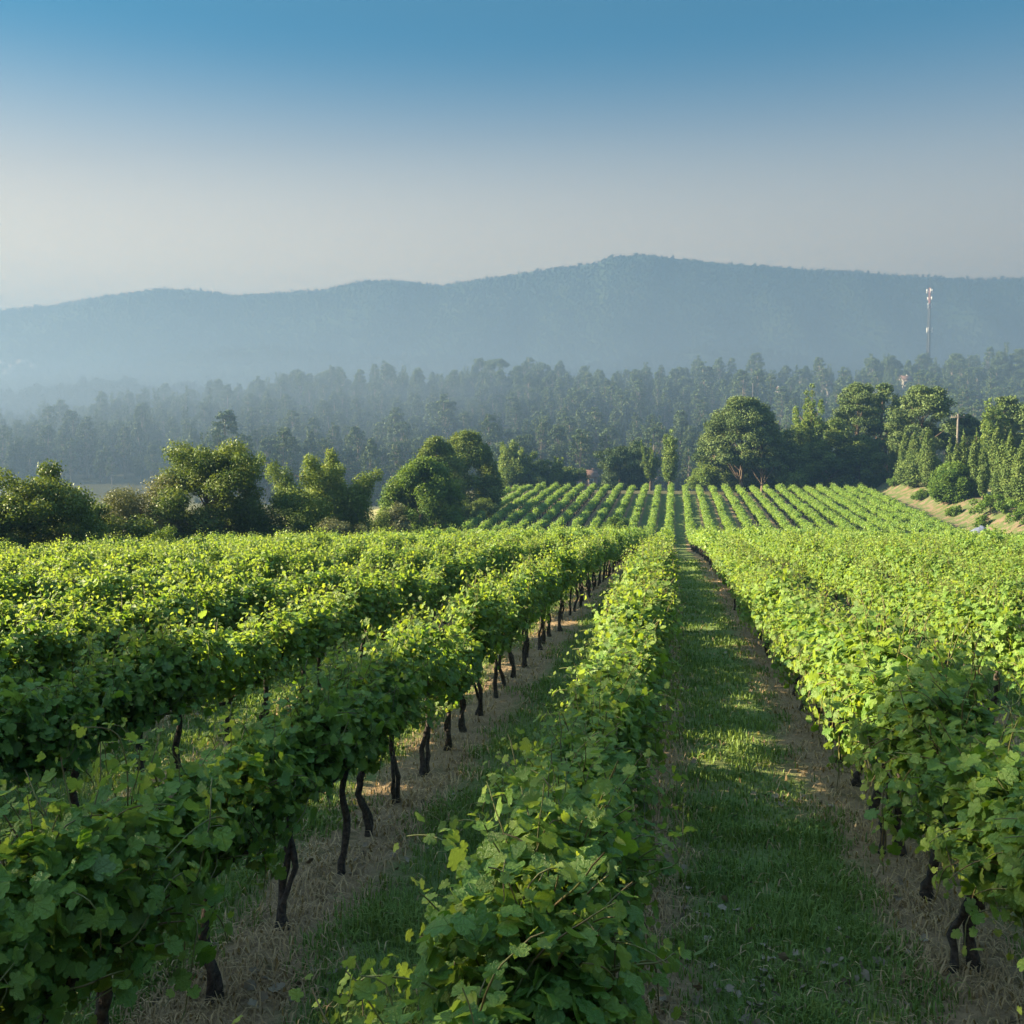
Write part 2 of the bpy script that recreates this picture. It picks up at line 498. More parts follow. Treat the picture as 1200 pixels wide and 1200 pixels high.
# ------------------------------------------------------------------ grape vines
LEAF_R = [(.05, -.03), (.16, -.15), (.33, -.14), (.45, 0.0), (.47, .12), (.37, .22), (.53, .28), (.58, .43), (.50, .56), (.31, .60), (.37, .71), (.28, .83), (.14, .92)]
LEAF_P = np.array(LEAF_R + [(0.0, 1.0)] + [(-a, b) for a, b in reversed(LEAF_R)])
LEAF_V = np.concatenate([[[0, 0.0]], [[0, .42]], LEAF_P])
def leaf_tpl():
    nP = len(LEAF_P); F_ = []
    for k in range(nP - 1):
        c = 1 if 3 <= k <= nP - 5 else 0
        F_.append([c, 2 + k, 3 + k])
    F_.append([0, 2 + 3, 1]); F_.append([0, 1, 2 + nP - 4])
    return LEAF_V, np.array(F_)
LV, LF = leaf_tpl()
LV_LOW = np.array([(0, 0), (.42, -.12), (.55, .4), (0, 1.0), (-.55, .4), (-.42, -.12)])
LF_LOW = np.array([[0, 1, 2], [0, 2, 3], [0, 3, 4], [0, 4, 5]])

def leaves_mesh(name, P, Nn, T, size, leafattr, mat, low=False, g=None):
    g = g or rng
    tv, tf = (LV_LOW, LF_LOW) if low else (LV, LF)
    n = len(P); k = len(tv)
    Nn = unit(Nn); T = unit(T - (T * Nn).sum(1, keepdims=True) * Nn); X = np.cross(T, Nn)
    fold = g.uniform(.0, .45, n)[:, None]; cup = g.uniform(-.45, .75, n)[:, None]; tw = g.uniform(-.5, .5, n)[:, None]
    u = tv[None, :, 0] * g.uniform(.85, 1.12, n)[:, None]; v = np.broadcast_to(tv[None, :, 1], (n, k))
    w = fold * np.abs(u) - cup * ((v - .3) ** 2 + u * u) * .9 + tw * u * v + .035 * np.sin(9 * v + 11 * np.abs(u))
    s = size[:, None]
    V = P[:, None, :] + (u * s)[..., None] * X[:, None, :] + (v * s)[..., None] * T[:, None, :] + (w * s)[..., None] * Nn[:, None, :]
    Fc = (tf[None] + (np.arange(n) * k)[:, None, None]).reshape(-1, 3)
    A = np.repeat(leafattr, k, axis=0)
    UV = np.tile(tv, (n, 1))
    return np_mesh(name, V.reshape(-1, 3), Fc, [mat], attrs={"leaf": A}, uv=UV, smooth=True)

def vine_variant(seed, nshoot=38, low=False, vigor=1.0, length=1.0, wide=0.0):
    g = np.random.default_rng(1000 + seed)
    # trunk
    tw = MB()
    head = np.array([g.normal(0, .06), g.normal(0, .11), .70 + .05 + g.normal(0, .03)])
    def strand(ph, r0, r1, base, amp):
        t = np.linspace(0, 1, 12)
        wob = amp * np.sin(t * 7 + ph)[:, None] * np.array([math.cos(ph), math.sin(ph), 0])
        jit = g.normal(0, .006, (12, 3)); jit[0] = 0
        Pp = base[None] * (1 - t[:, None]) + head[None] * t[:, None] + wob * np.sin(t * math.pi)[:, None] + jit
        tw.tube(Pp, r0 + (r1 - r0) * t + .020 * np.exp(-t * 8) + g.uniform(-.006, .006, 12), 8)
    b0 = np.array([0, 0, -.06])
    strand(g.uniform(0, 6), .034, .027, b0, .045)
    if g.random() < .75: strand(g.uniform(0, 6), .026, .020, b0 + [g.normal(0, .045), g.normal(0, .06), 0], .06)
    for sgn in (-1, 1):          # two arms along the row
        t = np.linspace(0, 1, 7)
        Pp = head[None] + np.stack([g.normal(0, .015, 7), sgn * t * .45 * length, .05 * t - .04 * t * t + g.normal(0, .01, 7)], 1) ; Pp[0] = head
        tw.tube(Pp, .024 - .010 * t, 6)
    # shoots
    P = []; O = []; D = []; SZ = []; YG = []; canes = MB()
    for k in range(nshoot):
        p = head + np.array([g.normal(0, .03), g.uniform(-.55, .55) * length, g.uniform(0, .08)])
        az = g.uniform(0, 2 * math.pi); el = R(g.uniform(20, 90))
        d = np.array([math.cos(az) * math.cos(el), .8 * math.sin(az) * math.cos(el), math.sin(el)])
        up_ = g.random() < .26; hang = (not up_) and g.random() < (.45 if wide else .14); Ls = g.uniform(.5, 1.05) * vigor * (.8 if up_ else 1); nstep = int(Ls / .042); droop = g.uniform(.05, .14) * (.15 if up_ else 1.5 if hang else 1)
        if up_: d = unit(d * .35 + np.array([0, 0, 1.0])); p[2] += .22
        zmax = 1.68 if up_ else 1.42; zmin = (.42 if wide else .62) if hang else (.86 - wide); xw = .10 if hang else 0
        path = [p.copy()]; side = 1
        for q in range(nstep):
            f = q / nstep
            d = d + np.array([g.normal(0, .10), g.normal(0, .10), -droop * .7 * (.5 + 1.6 * f)])
            xm = min(.42, max(.13, .14 + .40 * (p[2] - .78))) + xw + wide
            if p[0] > xm and d[0] > 0: d[0] *= .3
            if p[0] < -xm and d[0] < 0: d[0] *= .3
            if p[2] > zmax and d[2] > 0: d[2] *= .4
            if p[2] < zmin and d[2] < 0: d[2] *= .25
            d /= np.linalg.norm(d)
            p = p + d * .042; path.append(p.copy())
            if q < 2: continue
            out = np.cross(d, [0, 0, 1.0]); out = out / (np.linalg.norm(out) + 1e-6) * side; side = -side
            pet = unit(out * .8 + d * .3 + g.normal(0, .35, 3) + [0, 0, .15])
            o = p + pet * g.uniform(.03, .075)
            sz = g.uniform(.042, .098) * (1 - .62 * max(0, f - .62) / .38)
            P.append(o); O.append(pet); SZ.append(sz); YG.append(max(0, f - .66) / .34 * .62)
        canes.tube(np.array(path), np.linspace(.006, .0026, len(path)), 4, cap=False)
    # inner fill
    nf = int(nshoot * 11)
    a = g.uniform(0, 2 * math.pi, nf); rr = np.sqrt(g.uniform(.2, 1, nf))
    fp = np.stack([.30 * rr * np.cos(a) * (.72 + .35 * np.sin(a)), g.uniform(-.6, .6, nf) * length, 1.14 + .30 * rr * np.sin(a)], 1)
    for q in range(nf):
        P.append(fp[q]); O.append(unit(np.array([math.cos(a[q]), 0, math.sin(a[q])]) + g.normal(0, .3, 3))); SZ.append(g.uniform(.06, .10)); YG.append(0.)
    P = np.array(P); O = np.array(O); SZ = np.array(SZ); YG = np.array(YG)
    P[:, 2] = np.maximum(P[:, 2], (.50 if wide else .70) + g.uniform(0, .2, len(P)))
    ctr = np.array([0, 0, .95])
    outw = (P - ctr) * [1, .25, .9]; outw = unit(outw)
    Nn = unit(outw * .70 + np.array([0, 0, .38]) + O * .3 + g.normal(0, .62, P.shape))
    T = unit(O * .5 + outw * .35 + np.array([0, 0, -.5]) + g.normal(0, .5, P.shape))
    la = np.stack([np.clip(g.beta(1.2, 1.3, len(P)) + .15 * (P[:, 2] - 1.0), 0, 1), np.clip(YG + (g.random(len(P)) < .012) * .4, 0, 1), g.random(len(P))], 1)
    if low:
        keep = g.random(len(P)) < .45
        P, Nn, T, SZ, la = P[keep], Nn[keep], T[keep], SZ[keep] * 1.5, la[keep]
    fol = leaves_mesh("foliage", P, Nn, T, SZ, la, M['vine'], low, g)
    return tw.mesh("trunk", M['bark'], True), fol, canes.mesh("cane", M['cane'], True)

NV = 9
VV = [vine_variant(s, nshoot=[68, 60, 72, 46, 66, 56, 70, 62, 40][s], vigor=.92 + .05 * (s % 4)) for s in range(NV)]
VV += [vine_variant(60 + s, nshoot=[74, 66, 78, 70][s], vigor=1.0, wide=.09) for s in range(4)]      # bushier, hanging vines of the two rows beside the path
def joined(meshes, name):
    Vs = []; Fs = {3: [], 4: []}; Ms = {3: [], 4: []}; mats = []; A = []; U = []; nn = 0
    for me in meshes:
        v = np.zeros(len(me.vertices) * 3, np.float32); me.vertices.foreach_get("co", v); v = v.reshape(-1, 3)
        lt = np.zeros(len(me.polygons), np.int32); me.polygons.foreach_get("loop_total", lt)
        lo = np.zeros(len(me.loops), np.int32); me.loops.foreach_get("vertex_index", lo)
        st = np.zeros(len(me.polygons), np.int32); me.polygons.foreach_get("loop_start", st)
        for k in (3, 4):
            s = st[lt == k]
            if len(s):
                Fs[k].append(lo[s[:, None] + np.arange(k)] + nn); Ms[k].append(np.full(len(s), len(mats)))
        mats.append(me.materials[0])
        a = np.zeros(len(v) * 3, np.float32)
        if "leaf" in me.attributes: me.attributes["leaf"].data.foreach_get("vector", a)
        A.append(a.reshape(-1, 3))
        u = np.zeros((len(v), 2), np.float32)
        if me.uv_layers:
            q = np.zeros(len(lo) * 2, np.float32); me.uv_layers[0].data.foreach_get("uv", q); u[lo] = q.reshape(-1, 2)
        U.append(u); Vs.append(v); nn += len(v)
    fl = [np.concatenate(Fs[k]) for k in (3, 4) if Fs[k]]; ml = [np.concatenate(Ms[k]) for k in (3, 4) if Fs[k]]
    return np_mesh(name, np.concatenate(Vs), fl, mats, np.concatenate(ml), {"leaf": np.concatenate(A)}, np.concatenate(U), True)

# where every vine stands
ORD = {1: "first", 2: "second", 3: "third", 4: "fourth", 5: "fifth", 6: "sixth", 7: "seventh", 8: "eighth", 9: "ninth", 10: "tenth", 11: "eleventh", 12: "twelfth", 13: "thirteenth", 14: "fourteenth", 15: "fifteenth", 16: "sixteenth", 17: "seventeenth", 18: "eighteenth", 19: "nineteenth", 20: "twentieth", 30: "thirtieth", 40: "fortieth", 50: "fiftieth", 60: "sixtieth", 70: "seventieth", 80: "eightieth", 90: "ninetieth"}
TENS = {20: "twenty", 30: "thirty", 40: "forty", 50: "fifty", 60: "sixty", 70: "seventy", 80: "eighty", 90: "ninety"}
def ordinal(n):
    if n in ORD: return ORD[n]
    if n < 100: return TENS[n // 10 * 10] + "-" + ORD[n % 10]
    return "hundred-and-" + ordinal(n - 100)
def row_phrase(i):
    if i == 0: return "nearest row left of the grass path"
    if i == 1: return "nearest row right of the grass path"
    return "%s row %s of the grass path" % (ordinal(1 - i) if i < 0 else ordinal(i), "left" if i < 0 else "right")

spots = []       # (x, y, z, row, in_frame)
vr = np.random.default_rng(11)
i0 = int(math.ceil((FIELD_L - ROW_X0) / ROW_DX)); i1 = int((FIELD_R - ROW_X0) / ROW_DX)
for i in range(i0, i1 + 1):
    y = 1.2 + vr.uniform(0, .8)
    while y < FIELD_END:
        y += 1.0 + vr.normal(0, .05)
        x = ROW_X0 + i * ROW_DX + vr.normal(0, .04) - (.15 if i == 0 else 0)
        gap = vr.random() < (.045 if y < 100 else .02) and y > 11
        if 107.0 < y < 110.0: continue           # turning strip in the dip
        if gap: continue
        far_l = at(546, 600, y)[0] if y > 112 else -99   # the upper plot narrows on the left
        if y > 112 and x < max(far_l, -27): continue
        spots.append((x, y, i))
spots = np.array(spots)
zz = ground_z(spots[:, 0], spots[:, 1], False)
def in_frame(x, y, z):
    for dy in (-.4, .4):
        for dz in (.0, .65, 1.0, 1.4):
            for dx in (-.4, .4):
                p = proj((x + dx, y + dy, z + dz))
                if p and -2 < p[0] < 1202 and -2 < p[1] < 1202: return True
    return False
near, far = [], []
counts = {}
for k in np.argsort(spots[:, 1]):
    x, y, i = spots[k]; i = int(i); z = zz[k]
    q = proj((x, y, z + 1.0))
    vis = in_frame(x, y, z)
    if not vis and not (q and -420 < q[0] < 2100 and y > 1.5):   # keep a margin of neighbours that cast light and shade
        continue
    if vis:
        counts[i] = counts.get(i, 0) + 1
        d = math.hypot(x, y)
        near.append((d, x, y, z, i, counts[i]))
    else:
        far.append((x, y, z))
near.sort()
far += [(a[1], a[2], a[3]) for a in near[300:]]
near = near[:300]

def dress(x, y, r):
    """rotation and size of one vine"""
    rz = (0 if r.random() < .5 else math.pi) + r.normal(0, .12)
    s = r.uniform(.93, 1.09)
    hz = s * r.uniform(.90, 1.10) * (1 + .06 * float(vnoise(x * .3, y * .25, 9)))
    return rz, (s * r.uniform(.92, 1.05), 1.04, hz)
protos = {}
vi = np.random.default_rng(21)
for n_, (d, x, y, z, i, c) in enumerate(near):
    k = NV + int(vi.integers(4)) if i in (0, 1) else int(vi.integers(NV))
    rz, sc = dress(x, y, vi)
    if k not in protos:
        o = empty("grape_vine", (x, y, z), rz)
        link("trunk", VV[k][0], o); link("foliage", VV[k][1], o); link("cane", VV[k][2], o)
        protos[k] = o
    else:
        src = protos[k]
        o = src.copy(); COL.objects.link(o)
        for ch in list(src.children):
            cc = ch.copy(); COL.objects.link(cc); cc.parent = o
        o.location = (x, y, z); o.rotation_euler = (0, 0, rz)
    o.scale = (sc[0] * .88, sc[1], sc[2]) if i < 0 or i > 1 else sc
    tag(o, "leafy grape vine, %s from the front, %s" % (ordinal(c), row_phrase(i)), "grape vine", "vines trained along the rows")

LOWV = [joined(vine_variant(40 + s, nshoot=38, low=True, vigor=.95)[:2], "far vine") for s in range(6)]
HIV = [joined(VV[s][:2], "vine") for s in range(6)]
vcoll = asset_collection("vine", HIV + LOWV)
fp, fr, fs, fi = [], [], [], []
for (x, y, z) in far:
    rz, sc = dress(x, y, vi)
    f_ = vi.uniform(.84, 1.12) if y > 105 else vi.uniform(.78, 1.14) if y > 45 else vi.uniform(.9, 1.08)
    sc = (sc[0] * (.5 + .5 * f_) * (1.18 if y > 105 else 1), sc[1] * (1.5 if y > 105 else 1), sc[2] * f_ * (1.1 if y > 105 else 1))
    fp.append((x, y, z)); fr.append((0, 0, rz)); fs.append(sc)
    fi.append(int(vi.integers(6)) + (6 if y > 45 else 0))
scatter("grape_vines", fp, fr, fs, fi, vcoll, "farther rows of leafy vines running down into the dip and up the slope", "grape vines")

# ------------------------------------------------------------------ trees
def quads(P, Nn, size, g, aspect=.55):
    n = len(P)
    T = unit(np.cross(Nn, unit(g.normal(0, 1, (n, 3))))); B = np.cross(Nn, T)
    s = size[:, None]
    b = .25 * s * Nn
    V = np.stack([P - T * s, P - B * s * aspect + b, P + T * s, P + B * s * aspect + b], 1).reshape(-1, 3)
    Fq = np.arange(4 * n).reshape(n, 4)
    return V, Fq

def crown_mesh(clumps, leaf, per, g, mat, inner=.45, tops=0.0):
    """clumps: rows of (x,y,z, rx,ry,rz); per: leaves per square metre of clump"""
    P, Nn, A = [], [], []
    for c in clumps:
        r = np.array(c[3:6]); area = 4 * math.pi * (np.prod(r) ** (2 / 3))
        n = max(8, int(area * per))
        d = unit(g.normal(0, 1, (n, 3)))
        rad = inner + (1 - inner) * g.random(n) ** .6
        rad *= 1 + .13 * g.normal(0, 1, n)
        p = np.array(c[:3]) + d * r * rad[:, None]
        P.append(p); Nn.append(unit(d * .6 + g.normal(0, .6, (n, 3)) + [0, 0, .35]))
        tone = np.clip(g.normal(.5, .2) + g.normal(0, .18, n), 0, 1)
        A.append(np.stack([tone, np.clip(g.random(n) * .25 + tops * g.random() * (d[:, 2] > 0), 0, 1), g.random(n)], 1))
    P = np.concatenate(P); Nn = np.concatenate(Nn); A = np.concatenate(A)
    V, Fq = quads(P, Nn, leaf * g.uniform(.6, 1.35, len(P)), g)
    return np_mesh("crown", V, Fq, [mat], attrs={"leaf": np.repeat(A, 4, 0)})

def limbs(mb, base, top, r0, targets, g, bend=.03):
    t = np.linspace(0, 1, 9); H = np.linalg.norm(top - base)
    P = base[None] * (1 - t[:, None]) + top[None] * t[:, None] + np.stack([np.sin(t * 5 + g.uniform(0, 6)), np.cos(t * 4 + g.uniform(0, 6)), t * 0], 1) * (bend * H * np.sin(t * math.pi))[:, None]
    mb.tube(P, r0 * (1 - .8 * t) + .35 * r0 * np.exp(-t * 14), 8)
    for q in targets:
        q = np.array(q); h = np.clip((q[2] - base[2]) / H - .22, .12, .9)
        s = P[int(h * 8)]
        u = np.linspace(0, 1, 6)[:, None]
        mid = s * .45 + q * .55 - [0, 0, .06 * np.linalg.norm(q - s)]
        pp = (1 - u) ** 2 * s + 2 * u * (1 - u) * mid + u * u * q
        mb.tube(pp, r0 * (1 - .8 * h) * .5 * (1 - .8 * u[:, 0]), 5)

def tree_parts(kind, H, W_, seed, leaf=.12, per=None, mat=None):
    """returns trunk and crown meshes of a tree of height H and crown width W_, base at origin"""
    g = np.random.default_rng(seed)
    cl = []; tb = MB(); h0 = np.zeros(3) - [0, 0, .3]
    if kind == 'round':
        n = 92; lo = .10 * H
        lobes = [(g.normal(0, .22) * W_, g.normal(0, .22) * W_, H * g.uniform(.32, .82), g.uniform(.20, .34) * W_) for _ in range(8)] + [(0, 0, H * .72, .30 * W_)]
        for k in range(n):
            L = lobes[k % len(lobes)]; d = unit(g.normal(0, 1, 3)); d[2] = d[2] * .9
            p = np.array(L[:3]) + d * L[3] * g.uniform(.45, 1.0) * [1, 1, min(1.2, H / W_)]
            p[2] = np.clip(p[2], lo, H * .95); r = W_ * g.uniform(.06, .14)
            cl.append((*p, r, r, r * .8))
        for k in range(16):
            a = g.uniform(0, 6.3); r = W_ * g.uniform(.12, .17)
            cl.append((math.cos(a) * .36 * W_, math.sin(a) * .36 * W_, H * g.uniform(.06, .36), r, r, r * .9))
        limbs(tb, h0, np.array([0, 0, H * .7]), .035 * H, [c[:3] for c in cl[:14]], g)
    elif kind == 'poplar':       # light, several upright leaders
        tops = [(g.normal(0, .24) * W_, g.normal(0, .24) * W_, H * g.uniform(.72, 1.0)) for _ in range(6)] + [(0, 0, H)]
        for t_ in tops:
            t_ = np.array(t_)
            for u in np.linspace(.28, 1, 10):
                p = np.array([0, 0, .12 * H]) * (1 - u) + t_ * u + g.normal(0, .05, 3) * W_ * (1.4 - u)
                r = W_ * (.17 * (1.12 - u) + .035); cl.append((*p, r, r, r * 1.25))
        limbs(tb, h0, np.array([0, 0, H * .8]), .025 * H, tops, g, .01)
    elif kind == 'ovoid':        # dense egg shaped crown down to the ground
        for k in range(150):
            u = g.random() ** 1.1; z = H * (.05 + .93 * u)
            w = W_ * .5 * (math.sin(math.pi * min(1, .18 + .82 * u) ** .9) ** .8 + .03) * (1 if u < .5 else 1)
            a = g.uniform(0, 6.3); q = math.sqrt(g.uniform(.35, 1)); r = W_ * g.uniform(.07, .12)
            cl.append((math.cos(a) * w * q * .85, math.sin(a) * w * q * .85, min(z, H - r), r, r, r * 1.1))
        limbs(tb, h0, np.array([0, 0, H * .9]), .025 * H, [c[:3] for c in cl[:12]], g)
    elif kind == 'pine':         # maritime pine: bare lower trunk, rounded cone of clumps
        for k in range(95):
            u = g.random(); z = H * (.34 + .64 * u)
            w = W_ * .5 * ((1 - u) ** .48 * .95 + .10) * (.6 + .4 * min(1, u * 4))
            a = g.uniform(0, 6.3); q = math.sqrt(g.uniform(.15, 1)); r = W_ * g.uniform(.08, .135)
            cl.append((math.cos(a) * w * q, math.sin(a) * w * q, min(z, H - r * .5), r, r, r * .62))
        limbs(tb, h0, np.array([g.normal(0, .02) * H, 0, H * .95]), .021 * H, [c[:3] for c in cl[:26]], g, .012)
    elif kind == 'umbrella':
        for k in range(34):
            a = g.uniform(0, 6.3); q = math.sqrt(g.random()); r = W_ * g.uniform(.10, .15)
            cl.append((math.cos(a) * W_ * .42 * q, math.sin(a) * W_ * .42 * q, H * (.80 + .13 * (1 - q * q)) + g.normal(0, .02) * H, r, r, r * .55))
        limbs(tb, h0, np.array([0, 0, H * .82]), .022 * H, [c[:3] for c in cl[:14]], g, .015)
    elif kind == 'cypress':
        n = 60
        for k in range(n):
            u = (k + g.random()) / n; z = H * (.03 + .96 * u)
            w = W_ * .5 * (min(1, .35 + 2.2 * u) * (1 - u ** 2.2) ** .75)
            a = g.uniform(0, 6.3); r = max(.10, .62 * w)
            cl.append((math.cos(a) * w * .45, math.sin(a) * w * .45, min(z, H - r), r, r, r * 1.9 * (1 - .45 * u)))
        limbs(tb, h0, np.array([0, 0, H * .9]), .014 * H, [], g, .003)
    elif kind == 'shrub':
        for k in range(30):
            a = g.uniform(0, 6.3); q = math.sqrt(g.random()); u = g.random()
            r = min(W_, H) * g.uniform(.13, .22)
            cl.append((math.cos(a) * W_ * .42 * q, math.sin(a) * W_ * .42 * q, H * (.12 + .72 * u * (1 - .55 * q * q)), r, r, r * .9))
        limbs(tb, h0, np.array([0, 0, H * .5]), .02 * H + .02, [c[:3] for c in cl[:10]], g)
    mat = mat or {'round': 'oak', 'poplar': 'poplar', 'ovoid': 'oak', 'pine': 'pine', 'umbrella': 'pine', 'cypress': 'cypress', 'shrub': 'shrub'}[kind]
    per = per or .55 / (leaf * leaf)
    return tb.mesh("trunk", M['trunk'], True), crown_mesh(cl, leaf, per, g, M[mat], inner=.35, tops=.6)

tree_seed = [300]
def plant(name, px, base_py, top_py, width_px, Y, kind, label, cat, group=None, leaf=.12, mat=None, ground_base=True, per=None, seed=None):
    tree_seed[0] += 1
    if px > 1040 and Y < 300: Y = max(Y, 41.0 * F / (px - VPX))      # stands on top of the bank
    leaf *= .70
    x = at(px, base_py, Y)[0]
    zt = at(px, top_py, Y)[2]; zb = float(ground_z(x, Y, False))
    if not ground_base: zb = at(px, base_py, Y)[2]
    H = max(1.0, zt - zb); W_ = width_px / F * Y
    t, c = tree_parts(kind, H, W_, seed or tree_seed[0], leaf, per, mat)
    o = empty(name, (x, Y, zb), 0.0 if seed else random.uniform(0, 6.28))
    link("trunk", t, o); link("crown", c, o)
    tag(o, label, cat, group)
    return o

GL = "trees along the left edge of the vineyard"
# left edge, nearest first
plant("broadleaf_tree", 60, 650, 541, 165, 46, 'round', "dark bushy tree at the left end of the vineyard's tree line", "tree", GL, .10, seed=503)
plant("broadleaf_tree", 6, 650, 580, 100, 43, 'round', "low dark tree cut by the left edge of the photo", "tree", GL, .10)
plant("bush", 112, 645, 604, 60, 50, 'shrub', "low bush between the two big dark trees on the left", "bush", GL, .09, 'oak')
plant("broadleaf_tree", 240, 640, 512, 160, 62, 'round', "tallest dark round tree in the left tree line", "tree", GL, .115, seed=508)
plant("broadleaf_tree", 166, 640, 530, 115, 60, 'shrub', "olive green tree joined to the left of the tallest dark round tree", "tree", GL, .09, 'olive')
plant("bush", 196, 642, 612, 52, 55, 'shrub', "bright green bush in front of the tallest dark round tree", "bush", GL, .09, 'shrub')
plant("bush", 300, 636, 585, 58, 66, 'shrub', "dark bush at the right foot of the tallest dark round tree", "bush", GL, .10, 'oak')
plant("bush", 224, 640, 590, 60, 64, 'shrub', "dark bush in the opening below the tallest dark round tree", "bush", GL, .10, 'oak')
plant("bush", 150, 642, 582, 80, 59, 'shrub', "olive green bush left of the tallest dark tree", "bush", GL, .10, 'olive')
plant("bush", 258, 638, 592, 62, 63, 'shrub', "dark bush directly under the crown of the tallest dark round tree", "bush", GL, .10, 'oak')
plant("bush", 352, 634, 602, 62, 72, 'shrub', "dark low bush below the pale tree with upright shoots", "bush", GL, .10, 'oak')
plant("poplar_tree", 388, 630, 534, 130, 85, 'poplar', "pale yellow green tree with several upright leafy shoots", "tree", GL, .13)
plant("bush", 398, 630, 592, 80, 80, 'shrub', "grey olive bush in front of the pale tree with upright shoots", "bush", GL, .11, 'olive')
plant("bush", 436, 627, 588, 56, 90, 'shrub', "dark bush right of the pale tree with upright shoots", "bush", GL, .12, 'oak')
plant("broadleaf_tree", 497, 622, 537, 112, 104, 'ovoid', "wide dense green tree in front of the twin pointed trees", "tree", GL, .17, 'shrub')
plant("broadleaf_tree", 512, 620, 512, 84, 128, 'ovoid', "left one of the twin pointed dense green trees", "tree", GL, .19, 'oak')
plant("broadleaf_tree", 546, 618, 505, 92, 140, 'ovoid', "right and taller one of the twin pointed dense green trees", "tree", GL, .19, 'oak')
plant("bush", 462, 624, 572, 46, 97, 'shrub', "grey bush at the left foot of the wide dense green tree", "bush", GL, .13, 'olive')
for px, b, t, w, Y, m_, lab in [(136, 642, 606, 52, 57, 'oak', "dark bush left of the olive green tree"), (92, 648, 600, 70, 48, 'oak', "dark bush at the foot of the dark bushy tree on the left"), (28, 650, 604, 90, 45, 'oak', "dark scrub under the leftmost trees"),
                               (322, 636, 596, 56, 69, 'olive', "grey green bush between the tallest dark tree and the pale tree"), (280, 638, 578, 62, 68, 'oak', "tall dark bush behind the right side of the tallest dark tree"), (416, 630, 590, 52, 92, 'oak', "dark bush behind the right foot of the pale tree"),
                               (210, 640, 580, 80, 66, 'oak', "dark scrub behind the tallest dark round tree"), (372, 632, 600, 50, 88, 'oak', "dark scrub behind the pale tree with upright shoots"), (560, 616, 578, 52, 134, 'oak', "dark bush at the right foot of the twin pointed trees")]:
    plant("bush", px, b, t, w, Y, 'shrub', lab, "bush", GL, .11, m_)
# pale trees behind the top of the upper plot
GB = "hazy trees behind the upper plot"
plant("poplar_tree", 600, 575, 518, 54, 205, 'poplar', "hazy pale tree just right of the twin pointed trees", "tree", GB, .26)
plant("broadleaf_tree", 628, 575, 540, 44, 208, 'round', "low hazy round tree behind the left top of the upper plot", "tree", GB, .26)
plant("poplar_tree", 650, 575, 536, 30, 206, 'poplar', "slim hazy tree left of the red roofed house", "tree", GB, .26)
plant("poplar_tree", 681, 575, 533, 26, 262, 'poplar', "slim hazy tree directly behind the red roofed house", "tree", GB, .26)
plant("broadleaf_tree", 664, 575, 548, 40, 212, 'round', "small round hazy tree beside the red roofed house", "tree", GB, .26)
plant("broadleaf_tree", 726, 575, 520, 54, 212, 'round', "broad hazy tree right of the red roofed house", "tree", GB, .26, 'forest')
plant("broadleaf_tree", 745, 575, 517, 40, 216, 'ovoid', "hazy tree standing between two taller pale ones above the rows", "tree", GB, .26, 'forest')
plant("poplar_tree", 762, 575, 516, 24, 208, 'poplar', "narrow pale hazy tree above the middle vine rows", "tree", GB, .24)
plant("poplar_tree", 785, 575, 506, 38, 206, 'poplar', "tall pale hazy tree where the vine rows converge", "tree", GB, .26)
# grove on the right
GG = "trees of the grove at the top right of the vineyard"
plant("pine_tree", 868, 575, 466, 92, 186, 'pine', "pine with two bare trunks at the left front of the grove", "tree", GG, .24)
plant("pine_tree", 893, 575, 486, 56, 185, 'pine', "smaller pine on the right of the front pine of the grove", "tree", GG, .24)
plant("pine_tree", 838, 575, 500, 56, 190, 'pine', "low spreading pine at the left end of the grove", "tree", GG, .24)
plant("bush", 826, 577, 534, 40, 188, 'shrub', "leafy bush at the left foot of the grove", "bush", GG, .24, 'poplar')
plant("broadleaf_tree", 918, 573, 488, 66, 192, 'round', "dark round tree behind the front pines of the grove", "tree", GG, .26)
plant("bush", 928, 573, 536, 34, 186, 'shrub', "light bush under the dark round tree of the grove", "bush", GG, .22, 'poplar')
plant("poplar_tree", 950, 573, 453, 50, 196, 'poplar', "light green tall tree in the middle of the grove", "tree", GG, .27, 'poplar')
plant("broadleaf_tree", 970, 573, 490, 64, 193, 'round', "dark tree below the light green tall tree of the grove", "tree", GG, .26)
plant("pine_tree", 1003, 573, 446, 70, 198, 'pine', "tallest dark pine of the grove", "tree", GG, .26)
plant("pine_tree", 1032, 573, 450, 54, 202, 'pine', "dark pine at the right end of the grove", "tree", GG, .26)
plant("broadleaf_tree", 1008, 573, 510, 66, 194, 'ovoid', "dense dark tree at the right foot of the grove", "tree", GG, .26)
plant("broadleaf_tree", 878, 574, 520, 70, 194, 'ovoid', "dark undergrowth tree behind the bare pine trunks", "tree", GG, .26)
plant("broadleaf_tree", 945, 573, 515, 60, 198, 'ovoid', "dark dense tree deep in the middle of the grove", "tree", GG, .26)
GC = "trees and cypresses along the bank on the right"
plant("pine_tree", 1080, 590, 452, 84, 186, 'pine', "big dark pine with tiered branches behind the cypresses", "tree", GC, .25)
plant("pine_tree", 1128, 590, 486, 60, 188, 'pine', "dark pine behind the utility pole and cypresses", "tree", GC, .25)
plant("broadleaf_tree", 1158, 590, 470, 44, 178, 'poplar', "light green treetop behind the cypresses on the right", "tree", GC, .25)
plant("pine_tree", 1176, 590, 464, 50, 182, 'pine', "dark pine beside the light green treetop on the right", "tree", GC, .25)
plant("pine_tree", 1206, 590, 474, 56, 178, 'pine', "dark pine cut by the right edge of the photo", "tree", GC, .25)
